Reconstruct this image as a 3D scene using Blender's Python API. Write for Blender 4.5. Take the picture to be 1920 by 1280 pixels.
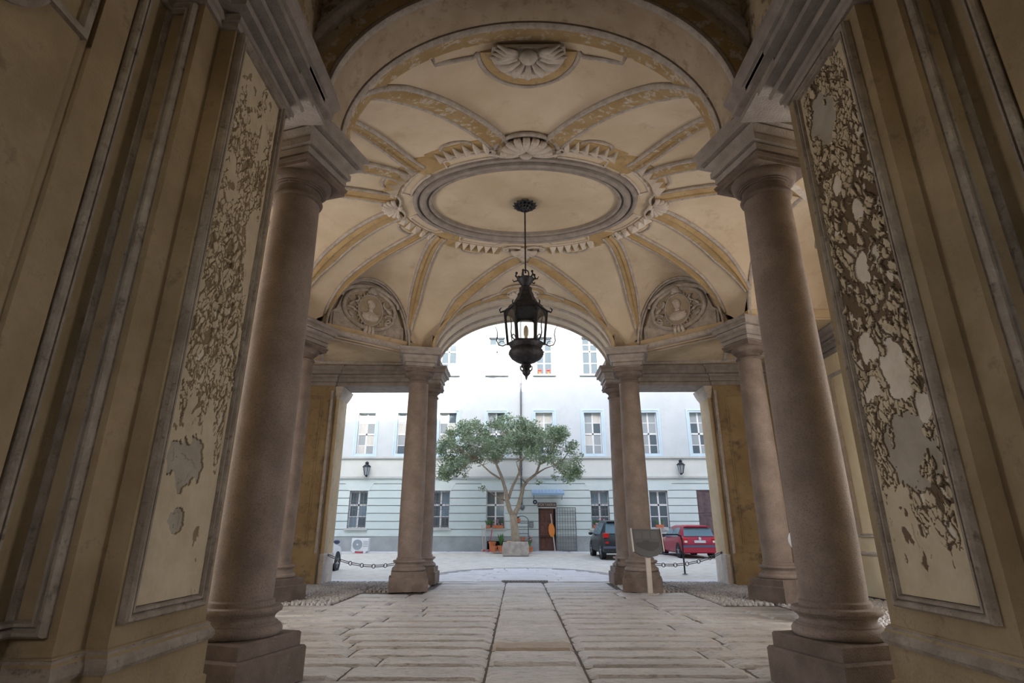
import bpy, math, random
import numpy as np
from mathutils import Vector, Matrix, noise

for o in list(bpy.data.objects):
    bpy.data.objects.remove(o, do_unlink=True)
S = bpy.context.scene
COL = S.collection
PI = math.pi
R = math.radians
random.seed(7)

# ------------------------------------------------------------------ camera
PITCH, YAW, CAMX, CAMH, FPX = .3275, .0097, -.177, 1.4, 1041.6
cam = bpy.data.cameras.new('camera')
cam.sensor_width = 36
cam.lens = FPX / 1920 * 36
cam.clip_start = .05
camo = bpy.data.objects.new('camera', cam)
COL.objects.link(camo)
camo.location = (CAMX, 0, CAMH)
camo.rotation_euler = (PI / 2 + PITCH, 0, YAW)
S.camera = camo

# ------------------------------------------------------------------ world, sun, exposure
S.view_settings.view_transform = 'Standard'
S.view_settings.look = 'None'
S.view_settings.gamma = 1
S.view_settings.exposure = 0.27
S.view_settings.use_curve_mapping = False
w = bpy.data.worlds.new('sky')
S.world = w
w.use_nodes = True
nt = w.node_tree
bg = nt.nodes['Background']
sky = nt.nodes.new('ShaderNodeTexSky')
sky.sky_type = 'NISHITA'
sky.sun_disc = False
sky.sun_elevation = R(34)
sky.sun_rotation = R(180)
sky.air_density = 1.0
sky.dust_density = 2.5
hs_ = nt.nodes.new('ShaderNodeHueSaturation')
hs_.inputs['Saturation'].default_value = .95
nt.links.new(sky.outputs[0], hs_.inputs['Color'])
nt.links.new(hs_.outputs[0], bg.inputs[0])
bg.inputs[1].default_value = .68


def lamp(name, kind, loc, rot, energy, color=(1, 1, 1), size=None):
    l = bpy.data.lights.new(name, kind)
    l.energy = energy
    l.color = color
    if kind == 'AREA':
        l.shape = 'RECTANGLE'
        l.size, l.size_y = size
    o = bpy.data.objects.new(name, l)
    COL.objects.link(o)
    o.location = loc
    o.rotation_euler = rot
    return o


# sun stands behind the palace front, about 33 degrees high
sun = lamp('sun', 'SUN', (0, -20, 40), (R(90 - 33), 0, 0), 8.0, (1, .95, .88))
sun.data.angle = R(.6)
# added fill lamps brightening the hall from unseen side openings and from behind
lamp('fill_lamp_right', 'AREA', (7.62, 8.0, 2.9), (0, R(90), 0), 320, (1, .90, .82), (4.4, 3.4))
lamp('fill_lamp_left', 'AREA', (-7.62, 8.0, 2.9), (0, R(-90), 0), 320, (1, .90, .82), (4.4, 3.4))

lamp('fill_lamp_behind', 'AREA', (0, -5.0, 4.65), (R(90), 0, 0), 14, (1, .92, .82), (3.6, 1.0))  # added weak fill for the dark passage walls, out of view

# ------------------------------------------------------------------ projection helper (photo point -> place)
_cp, _sp = math.cos(PITCH), math.sin(PITCH)


def at(px, py, y):
    X, U = (px - 960) / FPX, (640 - py) / FPX
    yy, zz = _cp - U * _sp, _sp + U * _cp
    c, s = math.cos(-YAW), math.sin(-YAW)
    d = (c * X + s * yy, -s * X + c * yy, zz)
    t = y / d[1]
    return CAMX + t * d[0], y, CAMH + t * d[2]


# ------------------------------------------------------------------ materials
M = {}


def newmat(name):
    m = bpy.data.materials.new(name)
    m.use_nodes = True
    M[name] = m
    n = m.node_tree
    b = n.nodes['Principled BSDF']
    return m, n, b, n.nodes.new, n.links.new


def rgba(c):
    return (c[0], c[1], c[2], 1)


def noisy(name, c1, c2, scale=3., rough=.85, c3=None, s3=18., amt3=.5, bump=.25, bscale=40., stretch=(1, 1, 1), metal=0., lo=.38, hi=.66, t3=(.56, .68), spec=.3):
    """two-tone noise with optional third stain / speckle colour and a fine bump, all in place coordinates"""
    m, n, b, N, L = newmat(name)
    g = N('ShaderNodeNewGeometry')
    mp = N('ShaderNodeMapping')
    mp.inputs['Scale'].default_value = stretch
    L(g.outputs['Position'], mp.inputs['Vector'])
    n1 = N('ShaderNodeTexNoise')
    n1.inputs['Scale'].default_value = scale
    n1.inputs['Detail'].default_value = 7
    n1.inputs['Roughness'].default_value = .62
    L(mp.outputs[0], n1.inputs['Vector'])
    r1 = N('ShaderNodeValToRGB')
    r1.color_ramp.elements[0].position = lo
    r1.color_ramp.elements[1].position = hi
    r1.color_ramp.elements[0].color = rgba(c1)
    r1.color_ramp.elements[1].color = rgba(c2)
    L(n1.outputs['Fac'], r1.inputs[0])
    out = r1.outputs[0]
    if c3 is not None:
        n2 = N('ShaderNodeTexNoise')
        n2.inputs['Scale'].default_value = s3
        n2.inputs['Detail'].default_value = 8
        n2.inputs['Roughness'].default_value = .7
        L(mp.outputs[0], n2.inputs['Vector'])
        r2 = N('ShaderNodeValToRGB')
        r2.color_ramp.elements[0].position = t3[0]
        r2.color_ramp.elements[1].position = t3[1]
        r2.color_ramp.elements[0].color = (0, 0, 0, 1)
        r2.color_ramp.elements[1].color = (amt3, amt3, amt3, 1)
        L(n2.outputs['Fac'], r2.inputs[0])
        mx = N('ShaderNodeMixRGB')
        L(r2.outputs[0], mx.inputs[0])
        L(out, mx.inputs[1])
        mx.inputs[2].default_value = rgba(c3)
        out = mx.outputs[0]
    L(out, b.inputs['Base Color'])
    b.inputs['Roughness'].default_value = rough
    b.inputs['Metallic'].default_value = metal
    b.inputs['Specular IOR Level'].default_value = spec
    if bump > 0:
        n3 = N('ShaderNodeTexNoise')
        n3.inputs['Scale'].default_value = bscale
        n3.inputs['Detail'].default_value = 6
        L(mp.outputs[0], n3.inputs['Vector'])
        bp = N('ShaderNodeBump')
        bp.inputs['Strength'].default_value = bump
        bp.inputs['Distance'].default_value = .02
        L(n3.outputs['Fac'], bp.inputs['Height'])
        L(bp.outputs[0], b.inputs['Normal'])
    return m


def plain(name, c, rough=.5, metal=0., spec=.5, emit=None, trans=0., alpha=None):
    m, n, b, N, L = newmat(name)
    nz = N('ShaderNodeTexNoise')
    nz.inputs['Scale'].default_value = 9
    g = N('ShaderNodeNewGeometry')
    L(g.outputs['Position'], nz.inputs['Vector'])
    mx = N('ShaderNodeMixRGB')
    mx.inputs[1].default_value = rgba([v * .92 for v in c])
    mx.inputs[2].default_value = rgba([min(1, v * 1.06) for v in c])
    L(nz.outputs['Fac'], mx.inputs[0])
    L(mx.outputs[0], b.inputs['Base Color'])
    b.inputs['Roughness'].default_value = rough
    b.inputs['Metallic'].default_value = metal
    b.inputs['Specular IOR Level'].default_value = spec
    if trans:
        b.inputs['Transmission Weight'].default_value = trans
    if alpha is not None:
        b.inputs['Alpha'].default_value = alpha
    return m


noisy('vault_plaster', (.54, .445, .325), (.64, .545, .425), .9, c3=(.44, .34, .235), s3=2.2, amt3=.55, bump=.14)
noisy('ochre_band', (.39, .27, .13), (.48, .355, .195), 2.2, c3=(.26, .2, .14), s3=9, amt3=.7, bump=.25, t3=(.55, .64))
noisy('ochre_band_flaked', (.36, .25, .12), (.43, .32, .18), 2.2, c3=(.56, .51, .44), s3=6, amt3=.85, bump=.7, t3=(.54, .58), stretch=(1, 1.6, 1))
noisy('stucco', (.36, .32, .29), (.50, .455, .42), 7, c3=(.16, .135, .12), s3=24, amt3=.45, bump=.35, t3=(.54, .66))
noisy('stucco_light', (.50, .45, .40), (.62, .56, .51), 6, c3=(.24, .2, .17), s3=16, amt3=.6, bump=.35)
noisy('medallion_field', (.36, .30, .225), (.44, .375, .29), 4, c3=(.26, .21, .165), s3=9, amt3=.4, bump=.2)
noisy('cornice_stone', (.27, .24, .225), (.37, .335, .315), 5, c3=(.15, .125, .115), s3=20, amt3=.45, bump=.5)
noisy('granite', (.195, .157, .138), (.275, .226, .20), 2.3, c3=(.09, .068, .062), s3=60, amt3=.6, bump=.6, bscale=90, t3=(.5, .66))
noisy('granite_dark', (.125, .098, .085), (.20, .16, .14), 3, c3=(.34, .30, .26), s3=9, amt3=.6, bump=.5, bscale=70, t3=(.62, .70))
noisy('ochre_wall', (.50, .39, .25), (.60, .49, .34), 1.6, c3=(.36, .27, .17), s3=4, amt3=.6, bump=.2)
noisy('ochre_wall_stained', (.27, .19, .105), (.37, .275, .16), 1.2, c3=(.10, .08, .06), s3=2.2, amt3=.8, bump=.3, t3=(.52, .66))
noisy('side_wall', (.78, .66, .44), (.86, .76, .55), 1.0, c3=(.68, .55, .34), s3=3, amt3=.5, bump=.12)
noisy('pier_plaster', (.27, .205, .125), (.375, .295, .19), 2.0, c3=(.15, .112, .075), s3=4, amt3=.7, bump=.4)
noisy('spandrel_plaster', (.40, .32, .23), (.54, .45, .33), 2.6, c3=(.17, .125, .09), s3=6, amt3=.85, bump=.9, bscale=16, t3=(.52, .60))
noisy('soffit_plaster', (.36, .285, .21), (.44, .365, .28), 2., c3=(.22, .165, .12), s3=5, amt3=.7, bump=.25, t3=(.54, .66))
noisy('pier_molding', (.24, .205, .175), (.37, .325, .285), 5, c3=(.09, .072, .06), s3=12, amt3=.7, bump=.5)
noisy('paving_stone', (.31, .295, .28), (.43, .41, .39), 1.6, c3=(.15, .14, .125), s3=8, amt3=.7, bump=1., bscale=13, stretch=(1, 2.2, 1), rough=.5, spec=.5, t3=(.52, .64))
noisy('paving_stone_brown', (.28, .23, .185), (.36, .305, .25), 3, c3=(.16, .13, .105), s3=14, amt3=.6, bump=1., bscale=14, stretch=(1, 3, 1), rough=.65, spec=.4)
noisy('paving_stone_pale', (.40, .39, .38), (.50, .485, .475), 2.2, c3=(.25, .235, .22), s3=12, amt3=.4, bump=.8, bscale=14, stretch=(1, 3, 1), rough=.5, spec=.5)
noisy('joint_dirt', (.07, .06, .05), (.12, .10, .085), 12, bump=.6)
noisy('cobble', (.34, .335, .335), (.50, .48, .465), 16, c3=(.2, .18, .17), s3=30, amt3=.5, bump=.3)
noisy('courtyard_gravel', (.54, .50, .43), (.67, .63, .55), 3, c3=(.38, .34, .28), s3=22, amt3=.6, bump=.8, bscale=30)
noisy('apron_stone', (.58, .57, .55), (.68, .66, .64), 2, c3=(.42, .4, .38), s3=12, amt3=.4, bump=.3)
noisy('facade_cream', (.66, .68, .64), (.72, .73, .68), .8, c3=(.60, .61, .56), s3=2.5, amt3=.4, bump=.05)
noisy('facade_green', (.62, .71, .70), (.69, .76, .74), .6, c3=(.62, .68, .64), s3=3, amt3=.5, bump=.05)
noisy('facade_upper', (.56, .60, .61), (.61, .64, .65), .8, c3=(.52, .55, .55), s3=2.5, amt3=.4, bump=.05)
noisy('facade_plinth', (.32, .345, .35), (.42, .44, .44), 1.5, c3=(.26, .27, .27), s3=6, amt3=.5, bump=.2)
noisy('facade_trim', (.54, .66, .72), (.60, .71, .76), 2, bump=.05)
noisy('string_course', (.5, .51, .49), (.58, .58, .55), 2, bump=.1)
noisy('window_white', (.78, .78, .77), (.84, .84, .83), 4, bump=.05, rough=.5)
noisy('iron', (.03, .032, .04), (.06, .062, .07), 12, bump=.3, rough=.55, metal=.6)
noisy('iron_grey', (.16, .17, .19), (.24, .25, .26), 12, bump=.2, rough=.5, metal=.5)
noisy('chain_iron', (.10, .10, .11), (.2, .2, .21), 12, bump=.2, rough=.5, metal=.6)
noisy('brown_wood', (.13, .06, .045), (.2, .1, .075), 5, stretch=(6, 6, 1), bump=.2, rough=.6)
noisy('shutter_wood', (.12, .08, .085), (.17, .12, .12), 5, bump=.15, rough=.7)
noisy('terracotta', (.55, .17, .08), (.66, .24, .12), 9, bump=.1)
noisy('bark', (.30, .235, .17), (.44, .36, .27), 6, c3=(.17, .12, .09), s3=14, amt3=.6, bump=.8, stretch=(3, 3, 1))
noisy('leaf_green', (.12, .18, .10), (.36, .43, .26), 2.2, bump=.0, rough=.5, lo=.3, hi=.7)
noisy('plant_green', (.07, .17, .05), (.16, .30, .09), 5, bump=.0, rough=.6)
noisy('trough_stone', (.34, .30, .26), (.5, .46, .41), 5, c3=(.16, .14, .12), s3=10, amt3=.7, bump=.8, bscale=20)
noisy('curtain', (.58, .57, .52), (.68, .67, .62), 6, stretch=(4, 4, .4), bump=.2)
plain('pane_dark', (.10, .13, .15), .12, 0, .6)
plain('pane_blue', (.22, .30, .36), .1, 0, .6)
plain('pane_grey', (.36, .39, .40), .15, 0, .6)
plain('red_paint', (.42, .02, .05), .22, .1, .6)
plain('black_paint', (.03, .038, .045), .22, .2, .6)
plain('white_paint', (.78, .8, .83), .25, 0, .6)
plain('bumper_grey', (.10, .12, .2), .5)
plain('car_glass', (.10, .19, .24), .06, 0, .9)
plain('tyre', (.018, .018, .02), .8)
plain('alloy', (.42, .44, .46), .35, .7)
plain('tail_red', (.6, .02, .02), .2)
plain('lamp_white', (.85, .8, .75), .2)
plain('plate_white', (.72, .74, .78), .4)
plain('print_dark', (.06, .07, .09), .5)
plain('chrome', (.8, .82, .85), .08, 1.)
plain('white_plastic', (.78, .8, .82), .4)
plain('fan_grey', (.33, .38, .42), .5)
plain('sign_metal', (.42, .38, .34), .45, .3)
plain('sign_board', (.045, .046, .052), .5)
plain('sign_print', (.018, .018, .02), .5)
plain('sign_text', (.08, .08, .09), .5)
plain('orange_board', (.72, .24, .04), .5)
plain('pale_wood', (.55, .48, .42), .6)
plain('broom_red', (.6, .05, .08), .5)
plain('canopy_blue', (.30, .42, .58), .35)
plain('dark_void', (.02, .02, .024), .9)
plain('sign_brown', (.10, .055, .045), .5)
plain('letter_white', (.72, .66, .6), .5)
plain('pink_flower', (.6, .25, .38), .6)
plain('red_flower', (.62, .07, .08), .6)
plain('bulb', (.95, .85, .65), .3)


def glassmat():
    m, n, b, N, L = newmat('lantern_glass')
    t = N('ShaderNodeBsdfTransparent')
    t.inputs[0].default_value = (.86, .88, .86, 1)
    gl = N('ShaderNodeBsdfGlossy')
    gl.inputs['Roughness'].default_value = .08
    nz = N('ShaderNodeTexNoise')
    nz.inputs['Scale'].default_value = 6
    mr = N('ShaderNodeMapRange')
    mr.inputs[3].default_value = .08
    mr.inputs[4].default_value = .35
    L(nz.outputs['Fac'], mr.inputs[0])
    x = N('ShaderNodeMixShader')
    L(mr.outputs[0], x.inputs[0])
    L(t.outputs[0], x.inputs[1])
    L(gl.outputs[0], x.inputs[2])
    L(x.outputs[0], n.nodes['Material Output'].inputs[0])


glassmat()

# ------------------------------------------------------------------ mesh building helpers


class MB:
    def __init__(s):
        s.v, s.f, s.attr = [], [], None

    def add(s, vs, fs):
        n = len(s.v)
        s.v += [tuple(map(float, p)) for p in vs]
        s.f += [tuple(i + n for i in f) for f in fs]
        return s

    def box(s, x0, x1, y0, y1, z0, z1, ch=0.):
        if ch <= 0:
            s.add([(x0, y0, z0), (x1, y0, z0), (x1, y1, z0), (x0, y1, z0), (x0, y0, z1), (x1, y0, z1), (x1, y1, z1), (x0, y1, z1)],
                  [(0, 3, 2, 1), (4, 5, 6, 7), (0, 1, 5, 4), (1, 2, 6, 5), (2, 3, 7, 6), (3, 0, 4, 7)])
        else:
            prof = [(0, z0), (0, z1 - ch), (-ch, z1)]
            s.squarerings([((x0 - 0, x1, y0, y1), z0), ((x0, x1, y0, y1), z1 - ch), ((x0 + ch, x1 - ch, y0 + ch, y1 - ch), z1)])
        return s

    def squarerings(s, rings):
        vs = []
        for (a, b, c, d), z in rings:
            vs += [(a, c, z), (b, c, z), (b, d, z), (a, d, z)]
        fs = [(3, 2, 1, 0)]
        n = len(rings)
        for k in range(n - 1):
            for i in range(4):
                j = (i + 1) % 4
                fs.append((4 * k + i, 4 * k + j, 4 * k + 4 + j, 4 * k + 4 + i))
        fs.append(tuple(4 * (n - 1) + i for i in range(4)))
        return s.add(vs, fs)

    def lathe(s, prof, n=24, c=(0, 0, 0), cap=True, ph=0.):
        vs, fs = [], []
        for r, z in prof:
            for i in range(n):
                a = 2 * PI * i / n + ph
                vs.append((c[0] + r * math.cos(a), c[1] + r * math.sin(a), c[2] + z))
        for k in range(len(prof) - 1):
            for i in range(n):
                j = (i + 1) % n
                fs.append((k * n + i, k * n + j, (k + 1) * n + j, (k + 1) * n + i))
        if cap:
            fs.append(tuple(reversed(range(n))))
            m = (len(prof) - 1) * n
            fs.append(tuple(m + i for i in range(n)))
        return s.add(vs, fs)

    def prism(s, poly, z0, z1):
        n = len(poly)
        return s.add([(x, y, z0) for x, y in poly] + [(x, y, z1) for x, y in poly],
                     [tuple(reversed(range(n))), tuple(range(n, 2 * n))] + [(i, (i + 1) % n, n + (i + 1) % n, n + i) for i in range(n)])

    def slab_y(s, poly, y0, y1):
        """polygon in x,z pushed through y0..y1"""
        n = len(poly)
        return s.add([(x, y0, z) for x, z in poly] + [(x, y1, z) for x, z in poly],
                     [tuple(range(n)), tuple(reversed(range(n, 2 * n)))] + [((i + 1) % n, i, n + i, n + (i + 1) % n) for i in range(n)])

    def tube(s, pts, r, n=6, closed=False, squash=1., up=None):
        P = [Vector([float(w_) for w_ in p]) for p in pts]
        m = len(P)
        rr = r if hasattr(r, '__len__') else [r] * m
        vs = []
        prev = None
        for i in range(m):
            a = P[(i - 1) % m] if closed or i > 0 else P[i]
            b = P[(i + 1) % m] if closed or i < m - 1 else P[i]
            t = (b - a)
            t = t.normalized() if t.length > 1e-9 else Vector((0, 0, 1))
            if up is not None:
                u = Vector(up)
            elif prev is None:
                u = Vector((0, 0, 1)) if abs(t.z) < .9 else Vector((1, 0, 0))
            else:
                u = prev
            u = (u - t * u.dot(t))
            u = u.normalized() if u.length > 1e-6 else t.orthogonal().normalized()
            prev = u
            q = t.cross(u)
            for k in range(n):
                an = 2 * PI * k / n + PI / n
                vs.append(P[i] + float(rr[i]) * (math.cos(an) * q + squash * math.sin(an) * u))
        fs = []
        L = m if closed else m - 1
        for i in range(L):
            j = (i + 1) % m
            for k in range(n):
                l = (k + 1) % n
                fs.append((i * n + k, i * n + l, j * n + l, j * n + k))
        if not closed:
            fs += [tuple(reversed(range(n))), tuple((m - 1) * n + k for k in range(n))]
        return s.add(vs, fs)

    def sweep_plan(s, path, prof, closed=False):
        """profile of (out, z) carried along a plan polyline, mitred; out is to the right of travel"""
        m = len(path)
        vs = []
        for i in range(m):
            p = Vector(path[i])
            d1 = (p - Vector(path[i - 1])).normalized() if (closed or i > 0) else None
            d2 = (Vector(path[(i + 1) % m]) - p).normalized() if (closed or i < m - 1) else None
            d1 = d1 if d1 is not None else d2
            d2 = d2 if d2 is not None else d1
            n1, n2 = Vector((d1.y, -d1.x)), Vector((d2.y, -d2.x))
            b = (n1 + n2)
            b = b.normalized() if b.length > 1e-6 else n1
            k = 1 / max(.35, b.dot(n1))
            for o, z in prof:
                q = p + b * (o * k)
                vs.append((q.x, q.y, z))
        n = len(prof)
        fs = []
        for i in range(m if closed else m - 1):
            j = (i + 1) % m
            for k in range(n - 1):
                fs.append((i * n + k, j * n + k, j * n + k + 1, i * n + k + 1))
        if not closed:
            fs += [tuple(range(n)), tuple((m - 1) * n + k for k in reversed(range(n)))]
        return s.add(vs, fs)

    def grid(s, fn, nu, nv, closed_u=False):
        vs = [fn(i / (nu - (0 if closed_u else 1)), j / (nv - 1)) for i in range(nu) for j in range(nv)]
        fs = []
        for i in range(nu if closed_u else nu - 1):
            ii = (i + 1) % nu
            for j in range(nv - 1):
                fs.append((i * nv + j, ii * nv + j, ii * nv + j + 1, i * nv + j + 1))
        return s.add(vs, fs)

    def blob(s, c, r, n=8, m=5):
        """ellipsoid"""
        vs, fs = [], []
        for j in range(1, m):
            th = PI * j / m
            for i in range(n):
                a = 2 * PI * i / n
                vs.append((c[0] + r[0] * math.sin(th) * math.cos(a), c[1] + r[1] * math.sin(th) * math.sin(a), c[2] + r[2] * math.cos(th)))
        t = len(vs)
        vs += [(c[0], c[1], c[2] + r[2]), (c[0], c[1], c[2] - r[2])]
        for j in range(m - 2):
            for i in range(n):
                k = (i + 1) % n
                fs.append((j * n + i, (j + 1) * n + i, (j + 1) * n + k, j * n + k))
        for i in range(n):
            k = (i + 1) % n
            fs.append((t, i, k))
            fs.append((t + 1, (m - 2) * n + k, (m - 2) * n + i))
        return s.add(vs, fs)

    def xf(s, mat):
        s.v = [tuple(mat @ Vector(p)) for p in s.v]
        return s

    def mesh(s, name, mat=None, smooth=False, auto=None):
        me = bpy.data.meshes.new(name)
        me.from_pydata(s.v, [], s.f)
        me.update()
        if mat:
            me.materials.append(M[mat])
        if smooth or auto:
            for p in me.polygons:
                p.use_smooth = True
            if auto:
                me.set_sharp_from_angle(angle=R(auto))
        return me

    def build(s, name, mat, parent=None, smooth=False, auto=None, normals=True, **props):
        me = s.mesh(name, mat, smooth, auto)
        if normals:
            import bmesh
            b = bmesh.new()
            b.from_mesh(me)
            bmesh.ops.recalc_face_normals(b, faces=b.faces)
            b.to_mesh(me)
            b.free()
        return link(name, me, parent, **props)


def link(name, me, parent=None, loc=None, rot=None, scale=None, **props):
    o = bpy.data.objects.new(name, me)
    COL.objects.link(o)
    if parent:
        o.parent = parent
    if loc is not None:
        o.location = loc
    if rot is not None:
        o.rotation_euler = rot
    if scale is not None:
        o.scale = scale
    for k, v in props.items():
        o[k] = v
    return o


def thing(name, label, cat, loc=(0, 0, 0), rz=0., group=None):
    o = bpy.data.objects.new(name, None)
    COL.objects.link(o)
    o.location = loc
    o.rotation_euler = (0, 0, rz)
    o['label'] = label
    o['category'] = cat
    if group:
        o['group'] = group
    return o


def structure(name, label=None, cat='structure'):
    o = bpy.data.objects.new(name, None)
    COL.objects.link(o)
    o['kind'] = 'structure'
    if label:
        o['label'] = label
        o['category'] = cat
    return o


def arch(hs, zs, apex, n=40, a0=0., a1=PI):
    return [(-hs * math.cos(a0 + (a1 - a0) * i / n), zs + (apex - zs) * math.sin(a0 + (a1 - a0) * i / n)) for i in range(n + 1)]


# ================================================================== SETTING
CY = 10.4                      # middle of the octagon
ZS, ZR = 6.12, 8.05            # springing and ring height
COLS = {'F': (2.9, 5.96), 'N': (5.36, 8.04), 'M': (5.36, 12.76), 'B': (2.9, 14.92), 'G': (2.9, 16.78)}

# ---------------- floor
fl = MB().box(-8.2, 8.2, -5, 17.35, -.3, -.03).build('floor', 'joint_dirt', kind='structure', label='worn stone slab floor of the vaulted passage', category='floor')


def unit_slab(seed=0., rough=.16):
    """riven slab: ragged edges, uneven top; unit square, 1 deep"""
    nx, ny = 18, 8
    b = MB()
    for i in range(nx + 1):
        for j in range(ny + 1):
            x, y = i / nx - .5, j / ny - .5
            ed = min(i, nx - i, j * 1.0, ny - j)
            z = rough * noise.fractal(Vector((x * 5 + seed, y * 4, seed * 3.1)), 1., 2., 4)
            if ed == 0:
                x -= math.copysign(.012 * abs(noise.noise(Vector((y * 9, seed, 1.)))), x) if i in (0, nx) else 0
                y -= math.copysign(.05 * abs(noise.noise(Vector((x * 11, seed, 4.)))), y) if j in (0, ny) else 0
                z = min(z, 0) - .45
            b.v.append((x, y, z))
    b.f = [(i * (ny + 1) + j, (i + 1) * (ny + 1) + j, (i + 1) * (ny + 1) + j + 1, i * (ny + 1) + j + 1) for i in range(nx) for j in range(ny)]
    rim = [i * (ny + 1) for i in range(nx + 1)] + [nx * (ny + 1) + j for j in range(1, ny + 1)] + [i * (ny + 1) + ny for i in range(nx - 1, -1, -1)] + [j for j in range(ny - 1, 0, -1)]
    n0 = len(b.v)
    b.v += [(b.v[k][0], b.v[k][1], -1.) for k in rim]
    m_ = len(rim)
    b.f += [(rim[(k + 1) % m_], rim[k], n0 + k, n0 + (k + 1) % m_) for k in range(m_)]
    return b


slab_me = {k: [unit_slab(q * 3.7 + h).mesh('slab', k, auto=50) for q in range(5)] for h, k in enumerate(('paving_stone', 'paving_stone_brown', 'paving_stone_pale'))}
rng = random.Random(3)


def slab(x0, x1, y0, y1, mat='paving_stone'):
    g = rng.uniform(.006, .016)
    link('slab', rng.choice(slab_me[mat]), fl, ((x0 + x1) / 2, (y0 + y1) / 2, rng.uniform(-.004, .006)), (rng.uniform(-.003, .003), rng.uniform(-.003, .003), rng.uniform(-.003, .003)),
         ((x1 - x0 - 2 * g) * rng.choice((-1, 1)), (y1 - y0 - 2 * g), .06))


# middle strip of cross slabs
ys = [1.2, 2.3, 3.2, 4.3, 5.1, 5.95, 6.98, 7.78, 8.3, 9.85, 11.6, 12.6, 13.7, 14.5, 15.6, 16.35, 17.1]
for i in range(len(ys) - 1):
    slab(-.52, .54, ys[i], ys[i + 1], 'paving_stone_brown' if i == 7 else ('paving_stone_pale' if i > 13 else 'paving_stone'))
# long courses on both sides
for sgn in (-1, 1):
    y = .8
    while y < 17.2:
        d = rng.uniform(.40, .66) if y < 12 else rng.uniform(.5, .8)
        y1 = min(17.3, y + d)
        xe = 5.0 if y1 < 12.2 else (3.9 if y1 < 14.6 else 2.45 if y1 < 15.5 else 2.35)
        if y < 4.4:
            xe = 2.62
        x = .54 if sgn > 0 else .52
        while x < xe - .05:
            wdt = rng.uniform(1.2, 2.4)
            x2 = x + wdt if x + wdt < xe - .6 else xe
            slab(*(sorted((sgn * x, sgn * x2))), y, y1, 'paving_stone_brown' if rng.random() < .0 else ('paving_stone_pale' if y > 15.2 else 'paving_stone'))
            x = x2
        y = y1
# cobbles of the side bays
cb = MB()


def cobbles(x0, x1, y0, y1, dens=.105):
    ny = int((y1 - y0) / dens)
    nx = int((x1 - x0) / dens)
    for i in range(nx):
        for j in range(ny):
            cx = x0 + (i + .5 + rng.uniform(-.22, .22)) * dens
            cy = y0 + (j + .5 + rng.uniform(-.22, .22)) * dens
            r = dens * rng.uniform(.40, .52)
            h = rng.uniform(.008, .026)
            ph = rng.random()
            vs = [(cx + r * math.cos(ph + k * PI / 3), cy + r * math.sin(ph + k * PI / 3), -.03) for k in range(6)]
            vs += [(cx + .6 * r * math.cos(ph + k * PI / 3), cy + .6 * r * math.sin(ph + k * PI / 3), h) for k in range(6)]
            cb.add(vs, [(k, (k + 1) % 6, 6 + (k + 1) % 6, 6 + k) for k in range(6)] + [tuple(range(6, 12))])


for sgn in (-1, 1):
    for a in ((5.02, 7.6, 5.3, 17.3), (3.92, 5.0, 12.25, 17.3), (2.47, 3.9, 14.66, 17.3)):
        x0, x1 = sorted((sgn * a[0], sgn * a[1]))
        cobbles(x0, x1, a[2], a[3])
cb.build('cobbles', 'cobble', fl, kind='stuff', normals=False)

# drain grate in the middle strip
gt = thing('drain_grate', 'iron drain grate let into the middle strip of paving', 'grate', (.02, 17.30, .024))
b = MB()
b.box(-.66, .66, -.12, -.09, -.04, .012).box(-.66, .66, .09, .12, -.04, .012)
b.build('frame', 'iron_grey', gt)
for k in range(15):
    x = -.66 + .088 * k + .02
    MB().box(x, x + .035, -.09, .09, -.04, .008).build('bar', 'iron_grey', gt)

# ---------------- piers and vestibule walls
BASE = [(0, 0), (.05, 0), (.05, .36), (.03, .375), (.03, .60), (.04, .62), (.045, .66), (.035, .70), (.015, .735), (0, .74)]
CORN = [(0, 5.49), (.03, 5.49), (.03, 5.54), (.055, 5.55), (.055, 5.60), (.02, 5.605), (.02, 5.66), (.11, 5.665), (.125, 5.70), (.11, 5.745), (.07, 5.75), (.07, 5.79), (.19, 5.795), (.19, 5.86), (.14, 5.865), (.14, 5.92), (.27, 5.925), (.27, 6.0), (.235, 6.005), (.30, 6.02), (.345, 6.09), (.36, 6.10), (.36, 6.135), (0, 6.14)]


def frame2(mb, pts, w, r, nrm):
    """double-bead frame moulding around a planar loop"""
    mb.tube(pts, r, 6, closed=True, up=nrm)
    c = sum((Vector(p) for p in pts), Vector()) / len(pts)
    q = [tuple(Vector(p) + (c - Vector(p)).normalized() * w) for p in pts]
    return q


def inset_rect(y0, y1, z0, z1, d):
    return y0 + d, y1 - d, z0 + d, z1 - d


def rect_frame(mb, P, a0, a1, z0, z1, prof):
    """mitred frame: P(a, z, out) maps panel coordinates to space; prof = list of (inset, out)"""
    vs = []
    for d, o in prof:
        vs += [P(a0 + d, z0 + d, o), P(a1 - d, z0 + d, o), P(a1 - d, z1 - d, o), P(a0 + d, z1 - d, o)]
    fs = []
    for k in range(len(prof) - 1):
        for i in range(4):
            j = (i + 1) % 4
            fs.append((4 * k + i, 4 * k + j, 4 * k + 4 + j, 4 * k + 4 + i))
    return mb.add(vs, fs)


FR = [(0, 0), (.0, .045), (.012, .062), (.03, .062), (.042, .045), (.05, .03), (.058, .05), (.075, .05), (.085, .02), (.085, .0)]


def fbm(x, y, z, o=5):
    return noise.fractal(Vector((x, y, z)), 1.0, 2.0, o)


def hsh(p, k=0.):
    v = math.sin(p[0] * 127.1 + p[1] * 311.7 + p[2] * 74.7 + k * 19.19) * 43758.5453
    return v - math.floor(v)


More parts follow.
